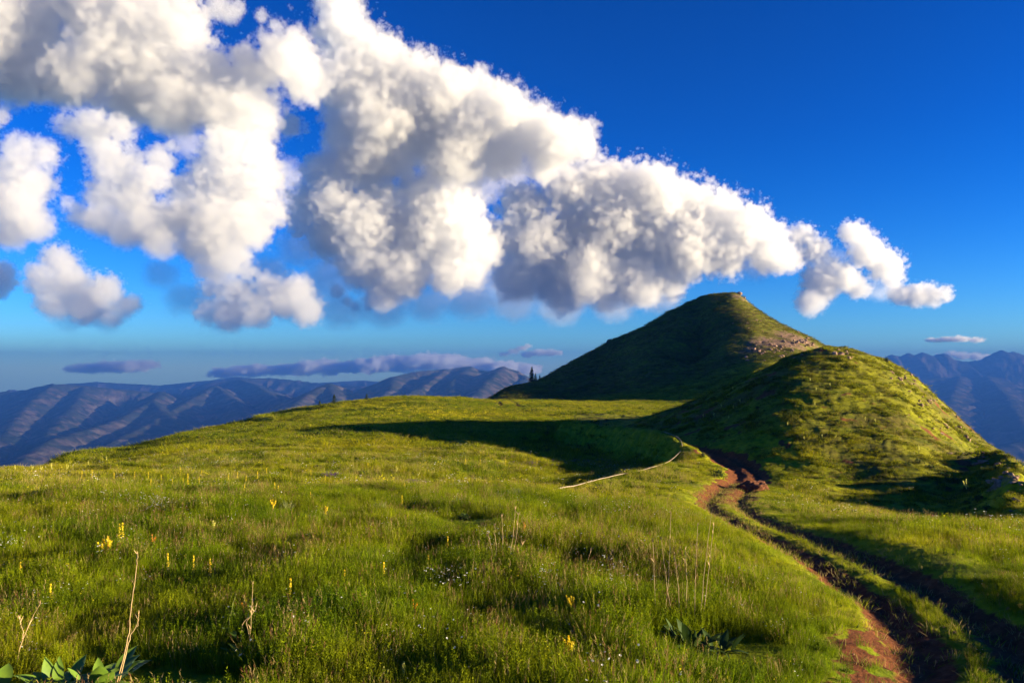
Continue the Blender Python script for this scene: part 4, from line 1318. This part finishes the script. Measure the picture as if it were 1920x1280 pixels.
shrub(1746, 982, 42, 'larger pinkish flowering shrub on the grass below the near hill', 0.33, 5, 'pink flowering shrubs', blossoms=0.8)
shrub(1826, 986, 28, 'smaller pinkish flowering shrub right of the larger pink one', 0.30, 5, 'pink flowering shrubs', blossoms=0.8)
for k, (u, v, w_) in enumerate([(1722, 868, 22), (1745, 880, 26), (1768, 893, 24), (1700, 873, 20), (1790, 905, 28), (1812, 922, 26), (1835, 938, 28), (1780, 920, 22), (1760, 908, 20), (1733, 900, 22), (1850, 955, 24), (1812, 945, 20),
                                (1640, 800, 14), (1600, 775, 13), (1570, 790, 12), (1555, 755, 11), (1505, 742, 12), (1470, 770, 14), (1440, 735, 11), (1420, 765, 12), (1490, 800, 13), (1530, 815, 14), (1580, 830, 13), (1620, 850, 14), (1450, 815, 12), (1400, 800, 12)]):
    if k < 12:
        shrub(u, v, w_, 'low dark shrub in the dark thicket below the rocky spur of the near hill', 0.4, 1 + k % 3, 'dark shrubs below the rocky spur')
    else:
        shrub(u, v, w_, 'low dark tussock shrub scattered on the front of the near hill', 0.38, 1 + k % 3, 'dark tussock shrubs on the near hill')


# ---- flowering spikes (unit height 1)
def spike_parts(seed, dense=70, arms=0):
    rs = np.random.default_rng(seed)
    sb = Builder(); fbs = []; lb = Builder()
    axes = [(np.array([0, 0, 0.0]), np.array([0.02, 0.0, 1.0]), 0.42)]
    for k in range(arms):
        a = rs.uniform(0, 6.283)
        axes.append((np.array([0, 0, 0.38 + 0.05 * k]), np.array([math.cos(a) * 0.16, math.sin(a) * 0.16, 0.86 + 0.04 * k]), 0.45))
    for p, q, f0 in axes:
        fb = Builder(); fbs.append(fb)
        mid = (p + q) / 2 + [(q - p)[0] * 0.2, (q - p)[1] * 0.2, 0]
        sb.tube([p - [0, 0, 0.04], mid, q], 0.013, 0.006, 0.5, 5)
        for _ in range(dense):
            s = rs.uniform(f0, 1.0)
            c = p + (q - p) * s
            a = rs.uniform(0, 6.283); r = 0.042 * (1.2 - 0.8 * (s - f0) / (1 - f0)) * rs.uniform(0.3, 1.4)
            if math.sin(s * 60 + seed) > 0.55 and rs.uniform() < 0.7:
                continue
            d = np.array([math.cos(a), math.sin(a), 0.35])
            fb.petal_disc(c + d * r * rs.uniform(0.5, 1.1), 0.024 * rs.uniform(0.6, 1.3), 0.5, up=d, cup=0.35)
    for _ in range(9):
        a = rs.uniform(0, 6.283); z = rs.uniform(0.0, 0.35)
        lb.leaf((0, 0, z), (math.cos(a), math.sin(a), 0.5), 0.20 * (1 - z), 0.065, 0.5, 0.35, 0.2, 3)
    return sb, fbs, lb


def make_spike(seed, petals, arms, label, loc, s, group, rz):
    t_ = thing('flower_spike', label, 'flower', loc, group, rz, s)
    sb, fbs, lb = spike_parts(seed, arms=arms)
    part('stem', sb, M_STEM, t_, True)
    for fb in fbs:
        part('petals', fb, petals, t_)
    part('leaf', lb, M_SHRUB, t_)
    return t_


SPIKE = {}


def spike(u, v_top, v_base, kind, label, group, wide=1.0):
    loc, m = spot(u, v_base)
    h = (v_base - v_top) * m * 1.12
    if kind not in SPIKE:
        pet, arms = {'yellow': (M_YELLOW, 0), 'branched': (M_YELLOW, 3), 'lemon': (M_LEMON, 1), 'orange': (M_ORANGE, 1), 'golden': (M_YELLOW, 5)}[kind]
        SPIKE[kind] = make_spike(len(SPIKE) + 20, pet, arms, label, loc, h, group, u)
        return SPIKE[kind]
    return dup(SPIKE[kind], loc, u * 0.37, h, label, group)


G1 = 'yellow flower spikes in the meadow'
spike(512, 940, 969, 'branched', 'bright yellow branched flower spike right of the left meadow shrub', G1)
spike(610, 952, 976, 'branched', 'bright yellow branched flower spike left of centre, beyond the grey green tuft', G1)
spike(521, 914, 937, 'yellow', 'tall single yellow flower spike just beyond the branched one', G1)
spike(515, 908, 930, 'yellow', 'thin yellow flower spike behind the tall single one', G1)
spike(200, 1020, 1062, 'golden', 'large golden flower cluster standing out in the left foreground', G1)
spike(190, 1026, 1062, 'golden', 'golden flower cluster leaning against the large one in the left foreground', G1)
spike(223, 992, 1028, 'yellow', 'thin yellow spike left of its twin, beyond the large golden cluster', G1)
spike(230, 990, 1028, 'yellow', 'yellow spike right of its twin, beyond the large golden cluster', G1)
spike(754, 932, 956, 'yellow', 'single yellow flower spike in the middle of the meadow', G1)
spike(743, 876, 893, 'lemon', 'pale yellow flower spike at the lower edge of the hill shadow', G1)
spike(900, 862, 880, 'yellow', 'broad yellow flower spike just below the hill shadow', G1)
spike(667, 895, 912, 'yellow', 'yellow flower spike by the low shrub left of centre', G1)
spike(458, 912, 932, 'yellow', 'yellow spike between the left meadow shrub and the tall single spike', G1)
spike(543, 1095, 1150, 'yellow', 'yellow flower spike with separate blooms in the left foreground grass', G1)
spike(460, 1130, 1168, 'orange', 'orange flower spike at the dry stalks in the left foreground', G1)
spike(645, 1075, 1115, 'yellow', 'yellow flower spike left of centre in the foreground', G1)
spike(720, 1060, 1100, 'yellow', 'thin yellow flower spike in the centre foreground', G1)
spike(775, 1128, 1170, 'orange', 'orange yellow flower spike leaning in the centre foreground', G1)
spike(1070, 1124, 1170, 'golden', 'orange yellow flower spike among the white flowers, right of centre', G1)
spike(1066, 1205, 1262, 'golden', 'tall golden orange flower spike near the bottom edge, right of centre', G1)
spike(1030, 1236, 1276, 'orange', 'small orange flower spike left of the tall golden one at the bottom', G1)
spike(720, 1256, 1300, 'lemon', 'pale lemon flower head at the bottom edge, left of its twin', G1)
spike(758, 1246, 1292, 'lemon', 'pale lemon flower head at the bottom edge, right of its twin', G1)
spike(37, 1066, 1100, 'yellow', 'small yellow flower near the left edge of the foreground', G1)
spike(315, 1046, 1082, 'yellow', 'small yellow flower left of two others in the left foreground', G1)
spike(363, 1050, 1088, 'yellow', 'small yellow flower in the middle of three in the left foreground', G1)
spike(393, 1056, 1092, 'yellow', 'small yellow flower right of two others in the left foreground', G1)
spike(400, 982, 1012, 'lemon', 'soft yellow flower spike in the middle of the left meadow', G1)
spike(285, 1008, 1040, 'orange', 'dull orange flower spike left of centre in the left meadow', G1)
spike(95, 1108, 1150, 'yellow', 'faint yellow flower spike low on the left side', G1)
spike(840, 1010, 1040, 'yellow', 'faint yellow flower spike left of the dry stalk cluster', G1)
spike(803, 1046, 1080, 'yellow', 'faint yellow flower spike between the dry stalks and the centre', G1)
spike(982, 982, 1010, 'orange', 'faint orange flower spike right of the dry stalk cluster', G1)
for u, v, h in [(445, 903, 15), (428, 906, 14), (461, 907, 14), (483, 904, 17), (352, 918, 24), (373, 914, 16), (378, 899, 14), (252, 905, 16), (214, 902, 12), (278, 904, 15), (338, 892, 13), (583, 895, 12), (582, 940, 15),
                (343, 912, 13), (323, 913, 12), (283, 916, 14), (302, 905, 12), (153, 903, 15), (172, 902, 16), (873, 874, 12), (948, 876, 13), (1007, 874, 13), (759, 922, 14), (610, 905, 12), (500, 892, 12), (545, 900, 12), (690, 880, 11)]:
    spike(u, v - h, v + 3, 'yellow', 'small yellow flower spike, one of many dotted over the sunlit left meadow', 'small yellow spikes dotted over the meadow')
for u, v, h in [(97, 888, 15), (125, 887, 13), (200, 868, 10), (166, 875, 9), (28, 888, 12), (60, 887, 11), (76, 889, 12)]:
    spike(u, v - h, v + 2, 'lemon', 'pale dry flower spike standing along the left rim of the meadow', 'pale spikes along the left rim')
for u, v in [(1374, 734), (1388, 758), (1353, 767), (1375, 770), (1339, 784), (1319, 786), (1366, 789), (1530, 736), (1557, 727), (1528, 764), (1519, 718), (1623, 792), (1642, 795), (1567, 824), (1542, 824), (1508, 827), (1477, 801), (1331, 841)]:
    spike(u, v - 9, v + 1, 'lemon', 'pale yellow flower spike dotted on the front of the near hill', 'pale spikes on the near hill')
spike(1723, 838, 856, 'lemon', 'pale flower spike in front of the dark thicket on the near hill', 'pale spikes on the near hill')
spike(1812, 905, 930, 'lemon', 'large pale flower spike by the rocky spur on the near hill', 'pale spikes on the near hill')


# ---- dry stalks: bare straw-coloured stems, some forked
def stalks(label, base_uv, stems, radius_px=1.6, mat=None, group='dry stalks in the foreground', leaves=0):
    loc, m = spot(*base_uv)
    y = loc.y
    t_ = thing('dry_stalk', label, 'dry plant', loc, group)
    radius_px *= 0.72
    for k, pix in enumerate(stems):
        dy = RNG.uniform(-0.12, 0.12)
        pts = [Vector(at(u, v, y + dy * (i / max(1, len(pix) - 1)))) - loc for i, (u, v) in enumerate(pix)]
        b = Builder()
        # finer, slightly crooked
        fine = []
        for a_, c_ in zip(pts[:-1], pts[1:]):
            for q in np.linspace(0, 1, 5, endpoint=False):
                fine.append(np.array(a_.lerp(c_, q)) + RNG.normal(0, 0.0025, 3))
        fine.append(np.array(pts[-1]))
        b.tube(fine, radius_px * m, radius_px * m * 0.45, 0.5, 5)
        # withered side twigs and seed cups near the top
        n_ = len(fine)
        for j in range(n_ // 2, n_):
            if RNG.uniform() < 0.5:
                d = disc_pt(1.0); d = d / (np.linalg.norm(d) + 1e-6)
                b.blade(fine[j], fine[j] + d * 7 * m + np.array([0, 0, 9 * m]), 1.6 * m, 0.5, 0.1, segs=2)
        for _ in range(3):
            b.blade(fine[-1], fine[-1] + disc_pt(4 * m) + [0, 0, 7 * m], 2.0 * m, 0.5, 0, segs=1)
        part('stem', b, mat or M_STRAW, t_, True)
    if leaves:
        lb = Builder()
        for _ in range(leaves):
            a = RNG.uniform(0, 6.283)
            lb.leaf((0, 0, RNG.uniform(0, 30 * m)), (math.cos(a), math.sin(a), RNG.uniform(0.2, 1.2)), 38 * m * RNG.uniform(.6, 1.2), 13 * m, 0.5, 0.35, 0.2, 4)
        part('leaf', lb, M_DOCK, t_)
    return t_


stalks('tall pale dry stalk with a forked branch rising from the broad leaves, bottom left', (218, 1292), [[(216, 1290), (231, 1235), (242, 1185), (248, 1120), (256, 1062), (258, 1040)], [(220, 1290), (236, 1225), (244, 1190), (258, 1172), (260, 1150)]], 1.5)
stalks('leaning thin dry stalk near the bottom left corner', (28, 1258), [[(27, 1256), (40, 1205), (58, 1162), (75, 1132)], [(41, 1200), (44, 1185), (37, 1160)]], 1.1)
stalks('upright dry stalk with a side fork beside the leafy plant, left foreground', (466, 1226), [[(465, 1224), (470, 1180), (474, 1095)], [(468, 1200), (462, 1165), (480, 1140)], [(450, 1205), (455, 1170), (472, 1150)]], 0.95)
stalks('cluster of thin dry stalks standing in the centre of the meadow', (945, 1066), [[(926, 1060), (922, 1030), (916, 1002)], [(932, 1062), (930, 1020), (927, 985)], [(941, 1062), (943, 1010), (941, 968)], [(952, 1060), (962, 1005), (966, 955)],
       [(955, 1062), (968, 1010), (972, 965)], [(900, 1050), (899, 1030), (897, 1018)], [(958, 1058), (970, 1032), (980, 1020)]], 0.9)
stalks('tallest cluster of pale dry stalks above the dark leafy plant, right of centre', (1275, 1178), [[(1232, 1165), (1228, 1110), (1224, 1015)], [(1246, 1168), (1254, 1080), (1258, 962)], [(1262, 1165), (1250, 1095), (1240, 1012)], [(1285, 1170), (1288, 1090), (1285, 1030)],
       [(1300, 1180), (1304, 1085), (1308, 985)], [(1312, 1182), (1322, 1060), (1334, 962)], [(1318, 1165), (1330, 1060), (1338, 985)], [(1275, 1170), (1272, 1100), (1265, 1040)]], 1.0)
stalks('two thin reddish dry stems alone, right of the centre cluster', (1105, 1075), [[(1100, 1070), (1103, 1048), (1108, 1032)], [(1135, 1078), (1140, 1050), (1148, 1034)]], 0.9)
stalks('green budding stalk beside the left foreground dry stalk', (430, 1210), [[(428, 1208), (430, 1160), (441, 1118)]], 1.5, M_STEM, leaves=7)


# ---- broad-leaved plants
def leafy_plant(label, u, v, size_px, n, seed, mat, group='broad-leaved plants in the foreground', narrow=0.38, up=(0.35, 1.2)):
    rs = np.random.default_rng(seed)
    loc, m = spot(u, v)
    t_ = thing('leafy_plant', label, 'plant', loc, group)
    for k in range(n):
        b = Builder()
        a = rs.uniform(0, 6.283); e = rs.uniform(*up); L = size_px * m * rs.uniform(0.65, 1.15)
        p = np.array([math.cos(a), math.sin(a), 0]) * L * rs.uniform(0, 0.5)
        b.leaf(p, (math.cos(a) * math.cos(e), math.sin(a) * math.cos(e), math.sin(e)), L, L * narrow * rs.uniform(0.7, 1.05), 0.5, rs.uniform(0.15, 0.45), 0.3, 7)
        part('leaf', b, mat, t_, True)
    sb = Builder(); sb.tube([(0, 0, -0.03), (0, 0, size_px * m * 0.25)], size_px * m * 0.06, size_px * m * 0.03, 0.5, 6)
    part('stem', sb, M_STEM, t_, True)
    return t_


leafy_plant('large light green broad-leaved plant at the foot of the tall dry stalk', 185, 1292, 80, 20, 1, M_DOCK)
leafy_plant('darker broad-leaved plant left of the light green one, bottom left', 105, 1300, 70, 17, 2, M_DOCK)
leafy_plant('light green broad leaf tip in the bottom left corner', 0, 1300, 66, 9, 3, M_DOCK)
leafy_plant('small light green leafy plant below the left foreground dry stalks', 450, 1228, 34, 12, 4, M_DOCK, narrow=0.3)
leafy_plant('large dark leafy plant at the foot of the tallest dry stalks', 1298, 1215, 66, 34, 5, M_SHRUB, narrow=0.26, up=(0.15, 1.35))
leafy_plant('dark leafy plant low beside the large dark one, right of the dry stalks', 1352, 1222, 46, 20, 6, M_SHRUB, narrow=0.26, up=(0.1, 1.0))
leafy_plant('small dark leafy plant at the foot of the centre stalk cluster', 935, 1068, 22, 14, 7, M_SHRUB, narrow=0.3)
leafy_plant('small dark leafy plant beyond the tallest stalks, near the track', 1300, 1052, 24, 14, 8, M_SHRUB, narrow=0.3)


# ---- pale silvery grass tufts standing out of the meadow
M_SILVER = const_mat('silvery_grass', [(0.3, (0.16, 0.19, 0.07)), (0.7, (0.34, 0.36, 0.16))], 8, 0.35)
for u, v, h, lab in ((537, 964, 30, 'silvery grey green grass tuft between the two branched yellow spikes'), (915, 966, 24, 'left one of two pale upright grass tufts by the shaded hollow'), (934, 964, 24, 'right one of two pale upright grass tufts by the shaded hollow'),
                     (938, 940, 22, 'pale upright grass tuft beyond the two by the shaded hollow'), (712, 956, 20, 'low pale grass tuft left of the single yellow spike in the middle'), (965, 928, 18, 'small pale grass tuft left of the near end of the pale pipe')):
    loc, m = spot(u, v)
    b = tuft_grass(70, 11 * m, h * m * 0.6, h * m, 1.0 * m, 1.7 * m, 0.3, 0.0, 2)
    me = b.mesh('grass_tuft', M_SILVER)
    link('grass_tuft', me, None, label=lab, category='grass tuft', group='pale tall grass tufts').location = loc


# ---- rocks
def rock_mesh(seed, flat=0.7):
    rs = np.random.default_rng(seed)
    bm = bmesh.new(); bmesh.ops.create_icosphere(bm, subdivisions=3, radius=0.5)
    P = np.array([v.co[:] for v in bm.verts])
    for _ in range(16):
        n = rs.normal(size=3); n /= np.linalg.norm(n); d = rs.uniform(0.26, 0.42)
        o = P @ n - d
        P -= np.where(o > 0, o * 0.92, 0)[:, None] * n
    P += 0.035 * np.stack([perlin(P[:, 1] * 5 + seed, P[:, 2] * 5, k) for k in range(3)], -1)
    P[:, 2] *= flat
    for v, p in zip(bm.verts, P):
        v.co = p
    me = bpy.data.meshes.new('rock'); bm.to_mesh(me); bm.free()
    me.materials.append(M_ROCK)
    return me


import bmesh
ROCKS = [rock_mesh(k, f) for k, f in enumerate((0.75, 0.6, 0.9, 0.5, 0.8))]
_rk = np.random.default_rng(77)


def rock(loc, size, label, group):
    o = bpy.data.objects.new('rock', ROCKS[_rk.integers(len(ROCKS))]); COL.objects.link(o)
    o.location = loc + Vector((0, 0, size * 0.12)); o.rotation_euler = (_rk.uniform(-0.4, 0.4), _rk.uniform(-0.4, 0.4), _rk.uniform(0, 6.28))
    o.scale = (size * _rk.uniform(0.8, 1.4), size * _rk.uniform(0.7, 1.2), size * _rk.uniform(0.7, 1.1))
    o['label'] = label; o['category'] = 'rock'; o['group'] = group
    return o


def rocks(n, boxes, px, label, group):
    for _ in range(n):
        u, v, su, sv = boxes[_rk.integers(len(boxes))]
        loc, m = spot(u + _rk.normal(0, su), v + _rk.normal(0, sv))
        rock(loc, m * px * _rk.uniform(0.4, 1.0) ** 1.5 * 1.6, label, group)


loc_, m_ = on_crest(1388, 268)
rock(loc_, 15 * m_, 'pale jutting boulder on the very top of the far hill', 'rocks on the far hill')
loc_, m_ = on_crest(1396, 266)
rock(loc_, 9 * m_, 'smaller boulder just below the jutting one on top of the far hill', 'rocks on the far hill')
loc_, m_ = on_crest(1142, 276)
rock(loc_, 13 * m_, 'dark rock ledge breaking the left skyline of the far hill', 'rocks on the far hill')
rocks(80, [(1425, 660, 13, 8), (1455, 652, 14, 8), (1490, 645, 12, 7), (1470, 668, 16, 6), (1510, 643, 8, 5)], 6.0, 'pinkish stone of the scree on the right shoulder of the far hill', 'scree stones on the far hill')
rocks(16, [(1400, 600, 14, 12), (1440, 600, 16, 12), (1480, 622, 12, 8)], 4, 'small stone in the grass of the upper far hill', 'stones on the upper far hill')
rocks(12, [(1572, 661, 9, 3), (1585, 667, 8, 4)], 9, 'brown stone in the outcrop on the top of the near hill', 'outcrop stones on top of the near hill')
rocks(70, [(1700, 722, 14, 9), (1740, 760, 14, 12), (1780, 800, 15, 12), (1820, 840, 15, 12), (1690, 705, 10, 6)], 6.5, 'brown stone strewn along the right ridge of the near hill', 'stones along the right ridge')
rocks(40, [(1850, 862, 12, 9), (1880, 885, 12, 9), (1905, 905, 8, 8), (1900, 945, 8, 12), (1865, 905, 10, 6), (1830, 873, 8, 5)], 9, 'reddish brown stone in the rocky spur at the right edge', 'stones of the rocky spur')

# ---- heap of dug red earth in the bend of the track
loc_, m_ = spot(1412, 921)
eh = thing('earth_heap', 'heap of dug red earth and clods beside the bend of the track', 'earth heap', loc_, None, 0.3)
hm = bmesh.new(); bmesh.ops.create_icosphere(hm, subdivisions=4, radius=1.0)
for v in hm.verts:
    c = v.co
    w_ = 1 + 0.35 * fbm(np.array([c.x * 1.5 + 4]), np.array([c.y * 1.5 + c.z]), 4, 91)[0] * 1.6
    v.co = Vector((c.x * 30 * m_ * w_, c.y * 26 * m_ * w_, max(-0.1, c.z) * 19 * m_ * w_))
me_ = bpy.data.meshes.new('heap'); hm.to_mesh(me_); hm.free()
part('heap', me_, M_EARTH, eh)
CLOD = None
for k in range(26):
    a = _rk.uniform(0, 6.28); r = _rk.uniform(0.3, 1.25)
    o = bpy.data.objects.new('clod', ROCKS[k % 5].copy() if k < 5 else CLOD[k % 5]); COL.objects.link(o)
    if k < 5:
        CLOD = (CLOD or []) + [o.data]
        o.data.materials.clear(); o.data.materials.append(M_EARTH)
    o.parent = eh
    o.location = (math.cos(a) * r * 30 * m_, math.sin(a) * r * 26 * m_, max(0.0, 15 * m_ * (1 - r)) + 1.5 * m_)
    s_ = _rk.uniform(3, 9) * m_
    o.scale = (s_, s_, s_); o.rotation_euler = (a, r, a * 2)

# ---- the pale water pipe on the grass
def build_pipe():
    b = Builder()
    L = PIPE[::6] if len(PIPE) > 60 else PIPE[::2]
    zz = ground(L[:, 0], L[:, 1])
    zz = np.convolve(np.pad(zz, 2, 'edge'), np.ones(5) / 5, 'valid') + 0.16
    b.tube(np.column_stack([L, zz]), 0.021, 0.021, 0.5, 8)
    link('pipe', b.mesh('pipe', M_PIPE, True), None, label='long pale water pipe lying across the grass up to the track bend', category='pipe')


build_pipe()

# ---- flower drifts nobody could count
def drift(name, spots, tone, r, n, h0, h1, label, stem=0.6):
    k = [b.mesh('tuft', MAT_GRASS) for b in (tuft_flower(5, 0.25, h0, h1, tone, r, stem), tuft_flower(7, 0.3, h0, h1, tone, r, stem))]
    pts = []; sc = []
    for u, v, su, sv, cnt in spots:
        for _ in range(cnt):
            loc, m = spot(u + RNG.normal(0, su), v + RNG.normal(0, sv))
            pts.append(loc[:]); sc.append(RNG.uniform(0.7, 1.2))
    rot = np.stack([np.zeros(len(pts)), np.zeros(len(pts)), RNG.uniform(0, 6.28, len(pts))], -1)
    scatter(name, pts, rot, sc, RNG.integers(0, 2, len(pts)), lib(k), kind='stuff', label=label)


drift('purple_flowers', [(768, 911, 16, 2, 45), (620, 896, 10, 2, 16), (1000, 873, 30, 2, 30), (1110, 868, 30, 2, 30)], 6.5, 0.03, 5, 0.14, 0.26, 'patches of small purple flowers in the meadow', 5.5)
drift('yellow_flowers', [(800, 773, 28, 5, 120), (850, 782, 30, 5, 110), (770, 768, 15, 4, 40), (900, 778, 25, 4, 40), (720, 775, 30, 6, 60)], 4.5, 0.05, 5, 0.2, 0.36, 'drift of yellow flowers on the far meadow')
drift('white_flowers', [(215, 953, 18, 6, 14), (285, 960, 18, 6, 16), (310, 965, 10, 4, 8), (20, 1045, 16, 8, 8), (1100, 1130, 45, 14, 10), (830, 1120, 35, 14, 6), (1020, 1040, 40, 14, 5)], 3.5, 0.011, 5, 0.24, 0.40, 'drifts of small white flowers in the grass')
